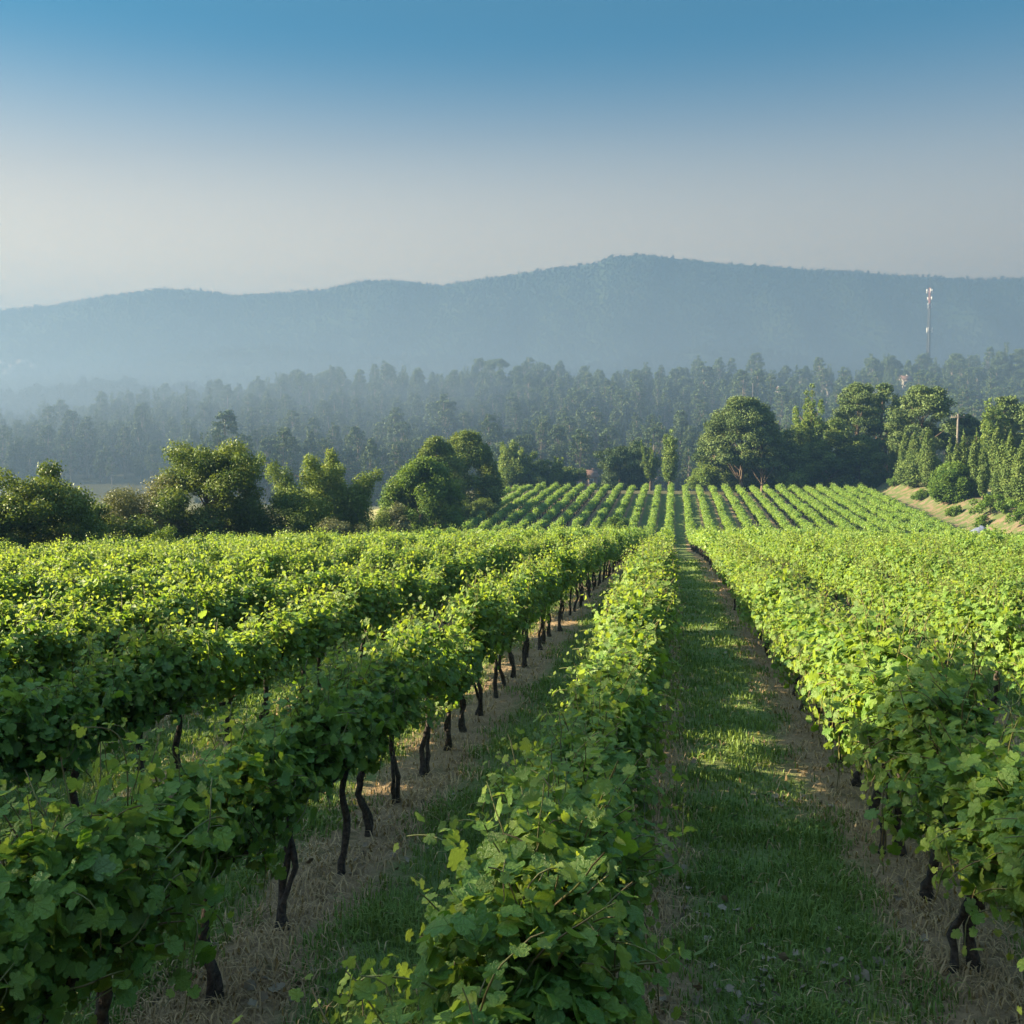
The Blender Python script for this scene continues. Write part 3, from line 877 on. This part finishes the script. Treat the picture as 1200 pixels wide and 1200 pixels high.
cyp = [(1049, 592, 504, 20, 168, "leftmost cypress beside the gap to the grove"), (1060, 592, 502, 18, 168, "second cypress from the left end of the bank"), (1070, 594, 504, 20, 166, "cypress left of the twin leafy bank tree"),
       (1086, 594, 500, 22, 164, "cypress rising out of the feathery bank tree"), (1111, 596, 511, 14, 152, "slim leftmost cypress of the pointed cluster"), (1119, 596, 514, 13, 150, "short slim cypress inside the pointed cluster"),
       (1127, 597, 502, 15, 150, "slender cypress just right of the utility pole"), (1142, 598, 500, 18, 148, "cypress in the middle of the pointed cluster"), (1151, 600, 515, 15, 144, "short cypress in front of the tallest cypress"),
       (1165, 600, 494, 19, 146, "tallest cypress of the pointed cluster"), (1172, 604, 515, 20, 138, "bushy cypress in front of the tallest cypress"), (1182, 606, 502, 22, 136, "cypress second from the right edge of the photo"),
       (1196, 608, 515, 26, 132, "wide cypress at the right edge of the photo")]
for (px, b, t, w, Y, lab) in cyp:
    plant("cypress_tree", px, b, t, w, Y, 'cypress', "narrow dark " + lab, "cypress", "cypresses along the bank", .17)
plant("broadleaf_tree", 1078, 596, 532, 56, 160, 'ovoid', "feathery green tree among the left cypresses on the bank", "tree", GC, .2, 'cypress')
plant("bush", 1048, 588, 552, 36, 158, 'shrub', "round dark bush at the left end of the sandy bank", "bush", GC, .2, 'shrub')
plant("broadleaf_tree", 1118, 614, 542, 66, 136, 'ovoid', "round leafy tree in front of the pointed cypress cluster", "tree", GC, .18, 'shrub')
plant("bush", 1086, 604, 580, 26, 142, 'shrub', "small bush left of the round leafy bank tree", "bush", GC, .18, 'olive')
plant("bush", 1160, 616, 575, 50, 126, 'shrub', "bright green bush right of the round leafy bank tree", "bush", GC, .17, 'shrub')
plant("bush", 1186, 614, 580, 46, 128, 'shrub', "bright bush at the foot of the right edge cypresses", "bush", GC, .17, 'shrub')
plant("bush", 1205, 606, 590, 50, 120, 'shrub', "low green bush on the sandy bank at the right edge", "bush", GC, .17, 'shrub')
for px, b, t, w, Y, lab in [(1062, 592, 574, 22, 152, "small dark bush low on the sandy bank below the left cypresses"), (1098, 606, 588, 20, 134, "small bush growing on the face of the sandy bank"), (1128, 614, 598, 22, 122, "low bush on the bank just left of the covered heap"), (1176, 616, 596, 30, 112, "low bush on the bank right of the covered heap"), (1034, 580, 566, 20, 171, "tiny bush at the far end of the sandy bank")]:
    x_ = 36.5; Y_ = x_ * F / (px - VPX)
    tree_seed[0] += 1
    tt_, cc_ = tree_parts('shrub', 1.9 * Y_ / 150, w / F * Y_, tree_seed[0], .12)
    o = empty("bush", (x_, Y_, float(ground_z(x_, Y_, False)) - .1))
    link("trunk", tt_, o); link("crown", cc_, o); tag(o, lab, "bush", GC)
plant("bush", 722, 612, 600, 42, 119, 'shrub', "dark self-sown bush standing in the dip among the vine rows", "bush", None, .13, 'shrub')

# trees beyond the left side of the frame (their morning shadow lies over the foreground)
GS = "tall trees left of the frame"
for k, (x, y, H, W_) in enumerate([(-34, -19, 17, 11), (-33, -11, 17.5, 11), (-34, -4, 17.5, 10), (-33, 2.2, 19.6, 9), (-39, -8, 20.5, 11), (-39, -0.5, 20.5, 10), (-39, 5.0, 21.5, 9), (-33, 6.6, 15.8, 8), (-32, 12.2, 11, 7), (-31.5, 21, 7.5, 6), (-31, 28, 5.5, 6), (-31, 36, 4.5, 6)]):
    t, c = tree_parts('ovoid', H, W_, 900 + k, .16, 5.2, 'oak')
    o = empty("broadleaf_tree", (x, y, float(ground_z(x, y, False))), k * 1.3)
    link("trunk", t, o); link("crown", c, o)
    tag(o, "tall dark tree left of the frame along the vineyard edge", "tree", GS)

# ------------------------------------------------------------------ wooded ridge
def simple_tree(kind, H, W_, seed, leaf, per):
    t, c = tree_parts(kind, H, W_, seed, leaf, per, 'forest')
    t.materials[0] = M['woodtrunk']
    return joined([c, t], "wood tree")
WT = [simple_tree('pine', 16, 6.5, 1, .28, 5.5), simple_tree('pine', 18, 6.5, 2, .28, 5.5), simple_tree('round', 13, 8, 3, .30, 4.5), simple_tree('pine', 15, 7, 4, .28, 5.5),
      simple_tree('pine', 17, 5.5, 5, .28, 6.), simple_tree('poplar', 16, 7, 6, .28, 5.), simple_tree('ovoid', 15, 6.5, 7, .30, 3.8), simple_tree('pine', 14, 6, 8, .28, 6.)]
wcoll = asset_collection("wood", WT)
fr_ = np.random.default_rng(33)
wx, wy = np.meshgrid(np.arange(-420, 330, 6.6), np.arange(252, 470, 6.6))
wx = wx.ravel() + fr_.uniform(-2.4, 2.4, wx.size); wy = wy.ravel() + fr_.uniform(-2.4, 2.4, wy.size)
pxs = 790 + F * wx / wy
keep = (pxs > -140) & (pxs < 1340)
# a thinner, scrubby clearing right of the middle and an open field in the valley on the left
clear = (np.abs(wx - 12) < 22) & (np.abs(wy - 330) < 26) & (fr_.random(wx.size) < .75)
lowfield = (wx < -130) & (wy < 285)
keep &= ~clear & ~lowfield
wx, wy = wx[keep], wy[keep]
wz = ground_z(wx, wy, False) - .2
s = fr_.uniform(.62, 1.25, len(wx)) * (.92 + .18 * vnoise(wx * .05, wy * .05, 3))
s = np.where(fr_.random(len(wx)) < .06, s * 1.18, s)
scl = np.stack([s * fr_.uniform(.85, 1.15, len(s)), s * fr_.uniform(.85, 1.15, len(s)), s], 1)
rot = np.zeros((len(s), 3)); rot[:, 2] = fr_.uniform(0, 6.28, len(s))
scatter("woodland", np.stack([wx, wy, wz], 1), rot, scl, fr_.integers(0, 8, len(s)), wcoll, "hazy blue green mixed wood covering the ridge behind the vineyard", "woodland")
# trees that stand out of the wood's outline
GR = "trees rising above the wooded ridge"
plant("umbrella_pine", 585, 440, 418, 26, 426, 'umbrella', "flat topped umbrella pine on the ridge outline left of centre", "tree", GR, .34)
plant("pine_tree", 886, 436, 413, 24, 425, 'pine', "tall tree with a tufted top standing above the ridge", "tree", GR, .34)
plant("pine_tree", 385, 446, 433, 36, 432, 'pine', "wide crowned tree on the hazy left part of the ridge", "tree", GR, .36)
plant("pine_tree", 1044, 440, 417, 32, 425, 'pine', "dark pine on the ridge left of the telecom mast", "tree", GR, .36)
plant("broadleaf_tree", 1083, 440, 417, 26, 440, 'round', "pale round treetop at the foot of the telecom mast", "tree", GR, .36, 'olive')
plant("pine_tree", 1120, 440, 414, 32, 425, 'pine', "dark pine on the ridge just right of the telecom mast", "tree", GR, .36)
plant("pine_tree", 1172, 440, 412, 26, 425, 'pine', "slim pine on the ridge near the right edge", "tree", GR, .36)
plant("pine_tree", 1196, 440, 409, 34, 425, 'pine', "topmost pine of the ridge at the right edge", "tree", GR, .36)

# ------------------------------------------------------------------ hills behind
def hill(name, profile, Yc, depth, zfoot, seed, label, tree_h, rough, back=250):
    px = np.array([p[0] for p in profile]); py = np.array([p[1] for p in profile])
    X = np.array([at(a, b, Yc)[0] for a, b in profile]); Z = np.array([at(a, b, Yc)[2] for a, b in profile]) - tree_h
    xs = np.arange(X[0], X[-1], 7.0); ts = np.concatenate([np.linspace(0, 1, 54), 1 + np.linspace(.04, back / depth, 8)])
    A, T = np.meshgrid(xs, ts)
    Yv = Yc - depth + T * depth
    crest = np.interp(A, X, Z)
    prof = np.where(T <= 1, .22 * T + .78 * T ** 1.35, 1 - (T - 1) * .9)
    gul = (np.abs(vnoise(A / 95 + .35 * T, T * 1.4, seed)) * .6 + .4 * vnoise(A / 40, T * 3, seed + 1)) * rough
    Zv = zfoot + (crest - zfoot) * prof - gul * np.clip(np.sin(np.clip(T, 0, 1) * math.pi), 0, 1) * .8
    V = np.stack([A, Yv, Zv], -1).reshape(-1, 3)
    n_x, n_y = len(xs), len(ts)
    i = np.arange(n_y - 1)[:, None] * n_x; j = np.arange(n_x - 1)[None, :]
    Fh = np.stack([i + j, i + j + 1, i + n_x + j + 1, i + n_x + j], -1).reshape(-1, 4)
    o = link(name, np_mesh(name, V, Fh, [M['hill']], smooth=True))
    tag(o, label, "hill", kind="structure")
    def height(x, y):
        fx = np.clip((x - xs[0]) / 7.0, 0, n_x - 1.001); t = (y - (Yc - depth)) / depth
        fy = np.clip(np.interp(t, ts, np.arange(n_y)), 0, n_y - 1.001)
        a = fx.astype(int); b = fy.astype(int); u = fx - a; v = fy - b
        return Zv[b, a] * (1-u) * (1-v) + Zv[b, a+1] * u * (1-v) + Zv[b+1, a] * (1-u) * v + Zv[b+1, a+1] * u * v
    return height, xs
MT = [(-260, 385), (-100, 374), (0, 362), (60, 357), (100, 350), (150, 342), (185, 337), (230, 338), (280, 345), (330, 341), (380, 338), (410, 331), (430, 327), (470, 327), (500, 331), (516, 333), (560, 326), (620, 317), (680, 309), (702, 306), (714, 299), (760, 297), (800, 302), (850, 307), (900, 310), (950, 314), (1000, 316), (1040, 320), (1100, 323), (1150, 326), (1200, 324), (1300, 330), (1450, 350)]
MY = 1250.0
h1, _ = hill("mountain", MT, MY, 480, -12, 51, "long blue hazy mountain ridge closing the valley", 2.2, 20)
LH = [(-200, 470), (-60, 448), (60, 438), (140, 428), (200, 415), (260, 406), (310, 403), (360, 407), (420, 414), (500, 417), (560, 420), (640, 428), (720, 420), (780, 411), (840, 404), (890, 406), (940, 415), (1010, 424), (1100, 430), (1200, 434), (1400, 440)]
h2, _ = hill("foothill", LH, 760.0, 130, -12, 61, "low hazy wooded foothill in front of the mountain", 4.0, 4, 60)
LR = [(-260, 480), (-60, 468), (0, 462), (50, 452), (100, 447), (140, 443), (180, 456), (215, 452), (250, 456), (330, 470), (420, 486)]
h3, _ = hill("low_ridge", LR, 580.0, 70, -12, 71, "pale hazy wooded rise on the far left", 5.0, 2, 60)
M['hillwood'] = leaf_mat("hillside trees", (.018, .032, .018), (.030, .046, .024), (.036, .05, .027), transl=.05, rough=.8, spec=.03)
def hill_tree(*a):
    me = simple_tree(*a); me.materials[0] = M['hillwood']; return me
HT = [hill_tree('ovoid', 7, 5.5, 11, .7, 1.1), hill_tree('pine', 8, 5, 12, .7, 1.4), hill_tree('round', 7, 6.5, 13, .7, 1.2), hill_tree('ovoid', 6, 6, 14, .7, 1.1)]
hcoll = asset_collection("hill tree", HT)
hp, hs = [], []
def hill_trees(h, x0, x1, y0, y1, st, smin, smax):
    a, b = np.meshgrid(np.arange(x0, x1, st), np.arange(y0, y1, st))
    a = a.ravel() + fr_.uniform(-st * .45, st * .45, a.size); b = b.ravel() + fr_.uniform(-st * .45, st * .45, b.size)
    p = 790 + F * a / b
    k = (p > -120) & (p < 1320) & (vnoise(a / 60, b / 60, 8) + fr_.random(a.size) * 1.2 > -.25)
    a, b = a[k], b[k]
    hp.append(np.stack([a, b, h(a, b) - .3], 1)); hs.append(fr_.uniform(smin, smax, len(a)))
hill_trees(h1, -900, 560, MY - 440, MY + 14, 4.8, .28, .58)
hill_trees(h2, -560, 330, 640, 775, 4.6, .40, .75)
hill_trees(h3, -460, -130, 516, 592, 4.4, .7, 1.2)
hp = np.concatenate(hp); hs = np.concatenate(hs)
hr = np.zeros((len(hs), 3)); hr[:, 2] = fr_.uniform(0, 6.28, len(hs))
scatter("hill_woods", hp, hr, np.stack([hs, hs, hs * fr_.uniform(.8, 1.25, len(hs))], 1), fr_.integers(0, 4, len(hs)), hcoll, "distant hazy woods covering the mountain and its foothills", "woods")

# ------------------------------------------------------------------ telecom mast
mx_, my_ = at(1088, 420, 470)[0], 470.0
mz = float(ground_z(mx_, my_, False)); mtop = at(1090, 334, 470)[2]
HM = mtop - mz
mast = empty("telecom_mast", (mx_, my_, mz))
tag(mast, "tall slim lattice telecom mast with white antennas and red top", "mast")
lat = MB()
def legs(z): 
    w = .95 * (1 - z / HM) + .32
    return [np.array([w * math.cos(a), w * math.sin(a), z]) for a in (.5, .5 + 2.094, .5 + 4.189)]
lev = np.linspace(0, HM * .82, 22)
for a, b in zip(lev[:-1], lev[1:]):
    A, B = legs(a), legs(b)
    for q in range(3):
        lat.tube([A[q], B[q]], .2, 5, False); lat.tube([A[q], B[(q + 1) % 3]], .09, 4, False); lat.tube([B[q], B[(q + 1) % 3]], .06, 4, False)
lat.tube([[0, 0, 0], [0, 0, HM * .98]], [.55, .30], 8)
lat.build("lattice", M['steel'], mast)
tp = MB(); A, B = legs(HM * .82), legs(HM * .98)
for q in range(3):
    tp.tube([A[q], B[q]], .15, 5, False); tp.tube([A[q], B[(q + 1) % 3]], .08, 4, False); tp.tube([B[q], B[(q + 1) % 3]], .08, 4, False)
tp.build("red_top", M['redpaint'], mast)
rod = MB(); rod.tube([[0, 0, HM * .98], [0, 0, HM * 1.05]], .06, 5); rod.build("lightning_rod", M['steel'], mast)
for zf, n_, rr, hh in ((.955, 3, 1.25, 2.2), (.90, 2, 1.1, 1.5), (.845, 3, .8, 2.6), (.665, 3, 1.25, 2.6)):
    for q in range(n_):
        a = q * 2 * math.pi / n_ + .3 + zf * 9
        p = MB(); p.box((rr * math.cos(a), rr * math.sin(a), HM * zf), (.45, .30, hh * .85), a)
        p.tube([[0, 0, HM * zf], [rr * .9 * math.cos(a), rr * .9 * math.sin(a), HM * zf]], .08, 4)
        p.build("antenna", M['whitepaint'], mast)

# ------------------------------------------------------------------ houses
def house(px, py, Y, w, dpt, h, rz, wall, label, roof_h=1.6, sink=True):
    """px,py: bottom middle of the visible wall in the photograph"""
    p = at(px, py, Y)
    if sink:                                     # the foot is hidden by the trees in front
        g0 = float(ground_z(p[0], Y, False)); h = max(h, p[2] + h - g0); p[2] = min(p[2], g0)
    o = empty("house", (p[0], Y, p[2]), rz)
    wl = MB(); wl.box((0, 0, h / 2 - .3), (w, dpt, h + .6))
    g1 = [[-w/2, -dpt/2, h], [-w/2, dpt/2, h], [-w/2, 0, h + roof_h], [w/2, -dpt/2, h], [w/2, dpt/2, h], [w/2, 0, h + roof_h]]
    wl.add(g1, [[0, 1, 2], [3, 5, 4]])
    wo = wl.build("wall", M[wall], o)
    e = .35; rf = MB()
    for sg in (-1, 1):
        y1 = sg * (dpt / 2 + e); z1 = h - e * roof_h / (dpt / 2)
        a = np.array([[-w/2 - e, 0, h + roof_h], [w/2 + e, 0, h + roof_h], [w/2 + e, y1, z1], [-w/2 - e, y1, z1]])
        v = np.concatenate([a + [0, 0, .02], a + [0, 0, .20]])
        rf.add(v, [[0, 3, 2, 1], [4, 5, 6, 7], [0, 1, 5, 4], [1, 2, 6, 5], [2, 3, 7, 6], [3, 0, 4, 7]])
    ro = rf.build("roof", M['tile'], o)
    ch = MB(); ch.box((w * .25, dpt * .18, h + roof_h * .9), (.6, .6, 1.4)); ch.build("chimney", M[wall], ro)
    n = max(2, int(w // 2.6)); zw = h * .6 if h < 4.5 else h - 1.4
    for k in range(n):
        x = -w / 2 + (k + .5) * w / n
        if k == n // 2:
            d = MB(); d.box((x, -dpt / 2 - .03, 1.05), (.95, .10, 2.1)); d.build("door", M['pole'], o)
        else:
            wd = MB(); wd.box((x, -dpt / 2 - .02, zw), (1.0, .08, 1.15)); wi = wd.build("window", M['glass'], o)
            fm = MB()
            for zz_ in (-.62, .62): fm.box((x, -dpt / 2 - .04, zw + zz_), (1.24, .12, .10))
            for xx in (-.56, .56): fm.box((x + xx, -dpt / 2 - .04, zw), (.11, .12, 1.14))
            fm.build("frame", M['whitepaint'], wi)
    tag(o, label, "house", "houses among the trees")
    return o
house(693, 563, 250, 2.3, 2.1, 1.2, .5, 'ochre', "small red roofed house behind the upper plot's rows", 1.2)
house(677, 564, 250, 1.6, 1.6, .9, .2, 'ochre', "tiny ochre shed left of the red roofed house", .6)
house(1061, 452, 400, 4.0, 3.2, 2.2, .35, 'white', "white house in the woods below the telecom mast", 1.3)
house(912, 462, 398, 2.0, 2.0, 1.6, .6, 'white', "small white house high in the woods above the grove", .9)
house(970, 455, 398, 2.0, 2.0, 1.6, .2, 'white', "small pale house in the woods above the light green tree", .9)
house(1034, 534, 206, 2.6, 2.8, 2.1, .5, 'ochre', "orange house seen in the gap right of the grove", .7)
VIL = [(3, 428, 640, 7, "leftmost white house of the distant village at the left edge"), (26, 426, 646, 8, "white house topmost in the distant village on the left"), (15, 432, 636, 5, "small white house in the middle of the distant left village"), (10, 438, 630, 8, "pale wide house lowest in the distant left village"), (39, 431, 640, 4, "tiny white house at the right end of the distant left village")]
for (px, py, Y, w, lab) in VIL:
    for Y in np.arange(772, 1245, 2.0):          # where the line of sight meets the mountain's foot
        p_ = at(px, py, Y)
        if float(h1(np.array([p_[0]]), np.array([Y]))[0]) > p_[2]: break
    house(px, py, Y - 6, w * 1.15, 6, 3.6, random.uniform(-.3, .3), 'white', lab, 1.2, False)

# ------------------------------------------------------------------ poles
def pole(px, top_py, base_py, Y, label, arm=False, r=.11):
    x = at(px, base_py, Y)[0]; zt = at(px, top_py, Y)[2]; zb = float(ground_z(x, Y, False))
    o = empty("utility_pole", (x, Y, zb))
    m = MB(); m.tube([[0, 0, -.5], [0, 0, (zt - zb) * .5], [.02, 0, zt - zb]], [r * 1.3, r * 1.1, r * .85], 8); m.build("post", M['pole'], o, True)
    if arm:
        a = MB(); a.box((0, -.02, zt - zb - .5), (2.0, .14, .16)); a.build("crossarm", M['pole'], o)
        for q in (-.85, -.3, .3, .85):
            i_ = MB(); i_.tube([[q, -.02, zt - zb - .41], [q, -.02, zt - zb - .15]], [.08, .05], 6); i_.build("insulator", M['pole'], o)
    tag(o, label, "utility pole", "utility poles")
pole(882, 449, 475, 330, "pale pole standing in the woods above the front pine of the grove", r=.15)
pole(795, 486, 500, 315, "short pale pole in the scrubby clearing of the wooded slope", r=.14)
pole(1120, 485, 590, 160, "utility pole with crossarm rising behind the cypresses", True, r=.16)
pole(116, 464, 480, 400, "thin pale pole in the hazy wood on the left", r=.20)

# ------------------------------------------------------------------ covered heap beside the bank
hx = at(1148, 618, 118)[0]; hz_ = float(ground_z(hx, 118, False))
hz_ = max(hz_, at(1148, 621, 118)[2])
u, v = np.meshgrid(np.linspace(0, 2 * math.pi, 25)[:-1], np.linspace(0, 1, 9))
rad = (1 - v ** 2.2) ** .6
px_ = .95 * rad * np.cos(u) * (1 + .12 * np.sin(3 * u + v * 4)); py_ = .8 * rad * np.sin(u); pz_ = -.4 + 1.0 * v * (1 + .12 * np.sin(2 * u + 1)) + .05 * np.sin(9 * u) * (1 - v)
lump = 1 + .30 * vnoise(np.cos(u) * 1.3 + 3, np.sin(u) * 1.3 + v * 2.6, 15) + .16 * vnoise(np.cos(u) * 2.6, np.sin(u) * 2.6 + v * 5.2, 16)
lump = lump * (1 - v) + (1 - .25) * v
px_ = px_ * lump; py_ = py_ * lump; pz_ = pz_ * (.62 + .34 * vnoise(np.cos(u) * 1.1, np.sin(u) * 1.1 + .5, 17)) 
Vh = np.stack([px_, py_, pz_], -1).reshape(-1, 3)
ii = np.arange(8)[:, None] * 24; jj = np.arange(24)[None]; kk = (jj + 1) % 24
Fh = np.stack([ii + jj, ii + kk, ii + 24 + kk, ii + 24 + jj], -1).reshape(-1, 4)
heap = link("covered_heap", np_mesh("covered_heap", Vh, Fh, [M['tarp']], smooth=True), loc=(hx, 118, hz_))
tag(heap, "small blue grey covered heap at the foot of the sandy bank", "heap")

# ------------------------------------------------------------------ grass, straw and fallen leaves
def blade_mat(name, a, b, tr=.3):
    m, nt, out = newmat(name); n = N(nt)
    at_ = n.attr("leaf"); sp = n.node("ShaderNodeSeparateXYZ"); nt.links.new(at_.outputs["Vector"], sp.inputs[0])
    col = n.mix(sp.outputs[0], c4(*a), c4(*b))
    d = n.node("ShaderNodeBsdfPrincipled"); nt.links.new(col, d.inputs["Base Color"]); d.inputs["Roughness"].default_value = .7; d.inputs["Specular IOR Level"].default_value = .2
    t = n.node("ShaderNodeBsdfTranslucent"); nt.links.new(n.mix(1.0, col, c4(1.4, 1.3, .6), 'MULTIPLY'), t.inputs[0])
    mx = n.node("ShaderNodeMixShader"); mx.inputs[0].default_value = tr
    nt.links.new(d.outputs[0], mx.inputs[1]); nt.links.new(t.outputs[0], mx.inputs[2]); nt.links.new(mx.outputs[0], out.inputs[0])
    return m
M['grass'] = blade_mat("grass blades", (.065, .125, .028), (.165, .235, .058))
M['straw'] = blade_mat("dry straw", (.17, .115, .058), (.40, .295, .165), .2)
M['litter'] = plain("dry fallen leaves", (.11, .085, .055), .8, (.22, .185, .135), 3)

def blades(name, X, Y, Hh, lean, g, mat, label, cat, wid=.0030):
    n = len(X); Z = ground_z(X, Y)
    a = g.uniform(0, 2 * math.pi, n); d = np.stack([np.cos(a), np.sin(a), np.zeros(n)], 1); w = np.stack([-np.sin(a), np.cos(a), np.zeros(n)], 1)
    b = np.stack([X, Y, Z - .01], 1); hw = (wid * (1 + Y / 9))[:, None] * g.uniform(.7, 1.3, (n, 1))
    up = np.array([0, 0, 1.0])
    L = lean[:, None] * Hh[:, None]
    mid = b + up * Hh[:, None] * .6 + d * L * .35; tip = b + up * Hh[:, None] * np.clip(1 - lean[:, None] * .45, .25, 1) + d * L
    V = np.stack([b - w * hw, b + w * hw, mid - w * hw * .75, mid + w * hw * .75, tip], 1).reshape(-1, 3)
    k = (np.arange(n) * 5)[:, None]
    A = np.repeat(np.stack([np.clip(g.beta(2, 2, n) + .25 * vnoise(X * 1.3, Y * 1.3, 4), 0, 1), np.zeros(n), np.zeros(n)], 1), 5, 0)
    me = np_mesh(name, V, [k + [2, 3, 4], k + [0, 1, 3, 2]], [mat], attrs={"leaf": A})
    o = link(name, me); tag(o, label, cat, kind="stuff"); return o
gg = np.random.default_rng(77)
def sample(n, y0, y1, power=2.0):
    # more blades close to the camera
    t = gg.random(n); Y = (y0 ** (1 - power) + t * (y1 ** (1 - power) - y0 ** (1 - power))) ** (1 / (1 - power))
    xl = np.maximum(-.74 * Y - 2, -15); xr = np.minimum(.48 * Y + 3.5, 12)
    return xl + gg.random(n) * (xr - xl), Y
X, Y = sample(760000, 3.2, 60, 1.6)
rowd = np.abs(((X - ROW_X0) / ROW_DX + .5) % 1 - .5) * ROW_DX
wn = vnoise(X * .8, Y * .8, 21); wm = vnoise(X * 2.6, Y * 2.6, 22)
pg = sstep(.22, .70, rowd + .28 * wn + .12 * wm) * (.35 + .65 * sstep(-.35, .3, wm + .5 * wn))
k = gg.random(len(X)) < pg
blades("grass", X[k], Y[k], gg.uniform(.035, .12, k.sum()) * (1 + .6 * np.clip(wm[k], 0, 1)), gg.uniform(.1, .9, k.sum()), gg, M['grass'], "short green grass growing between the vine rows", "grass")
X, Y = sample(290000, 3.2, 60, 1.6)
rowd = np.abs(((X - ROW_X0) / ROW_DX + .5) % 1 - .5) * ROW_DX
wn = vnoise(X * .8 + 5, Y * .8, 23); wm = vnoise(X * 3, Y * 3, 24)
k = gg.random(len(X)) < np.clip((1 - sstep(.25, .75, rowd + .3 * wn)) * (.5 + .5 * wm) + .05, 0, 1)
blades("dry_grass", X[k], Y[k], gg.uniform(.04, .15, k.sum()), gg.uniform(.5, 1.7, k.sum()), gg, M['straw'], "dry straw coloured grass lying along the vine rows", "dry grass")
# litter: curled leaves in loose patches
cx, cy = [], []
for (px, py, sp_) in [(815, 1145, .3), (880, 1140, .3), (900, 1185, .25), (830, 1065, .25), (920, 940, .25), (805, 955, .3), (290, 1160, .3), (1020, 1130, .3), (850, 1185, .3), (990, 1130, .3), (310, 1165, .3), (560, 940, .3), (830, 760, .8), (840, 800, .6), (1010, 1165, .2), (430, 1010, .3), (810, 1010, .3)]:
    dvec = ray(px, py); tt = 1.0
    for _ in range(60):
        q = np.array([0, 0, CAM_H]) + dvec * tt; tt *= 1 + .25 * (q[2] - float(ground_z(q[0], q[1], False))) / max(.3, CAM_H)
    m_ = 13
    cx += list(q[0] + gg.normal(0, sp_, m_)); cy += list(q[1] + gg.normal(0, sp_ * .6, m_))
xs_, ys_ = sample(450, 3.4, 40, 1.5)
cx = np.concatenate([cx, xs_]); cy = np.concatenate([cy, ys_])
Pl = np.stack([cx, cy, ground_z(cx, cy) + gg.uniform(.01, .05, len(cx))], 1)
lm = leaves_mesh("fallen_leaves", Pl, unit(gg.normal(0, .55, Pl.shape) + [0, 0, .8]), gg.normal(0, 1, Pl.shape), gg.uniform(.028, .066, len(Pl)), np.zeros((len(Pl), 3)), M['litter'])
tag(link("fallen_leaves", lm), "pale dry vine leaves scattered over the grass", "fallen leaves", kind="stuff")

# ------------------------------------------------------------------ haze
def haze_box(name, x0, x1, y0, y1, z0, z1, dens, col, aniso, label):
    m = bpy.data.materials.new(name); m.use_nodes = True; t = m.node_tree
    for k in list(t.nodes): t.nodes.remove(k)
    out = t.nodes.new("ShaderNodeOutputMaterial"); v = t.nodes.new("ShaderNodeVolumePrincipled")
    v.inputs["Color"].default_value = c4(*col); v.inputs["Density"].default_value = dens; v.inputs["Anisotropy"].default_value = aniso
    t.links.new(v.outputs[0], out.inputs["Volume"])
    b = MB(); b.box(((x0 + x1) / 2, (y0 + y1) / 2, (z0 + z1) / 2), (x1 - x0, y1 - y0, z1 - z0))
    o = b.build(name, m); tag(o, label, "haze", kind="stuff"); return o
haze_top = max(at(760, 290, MY)[2], mtop) + 6
haze_box("haze", -2200, 2200, -400, 2800, -16, haze_top, HAZE_DENSITY, (.055, .110, .205), .1, "thin blue morning haze filling the valley air")
haze_box("mist", -1500, 1300, 205, 1300, -16, 66, 0.0029, (.165, .235, .33), .30, "low morning mist lying in the valley behind the vineyard")
haze_box("mist", -900, -50, 236, 455, -16, 27, 0.0020, (.185, .25, .34), .30, "thicker morning mist in the low ground on the left")
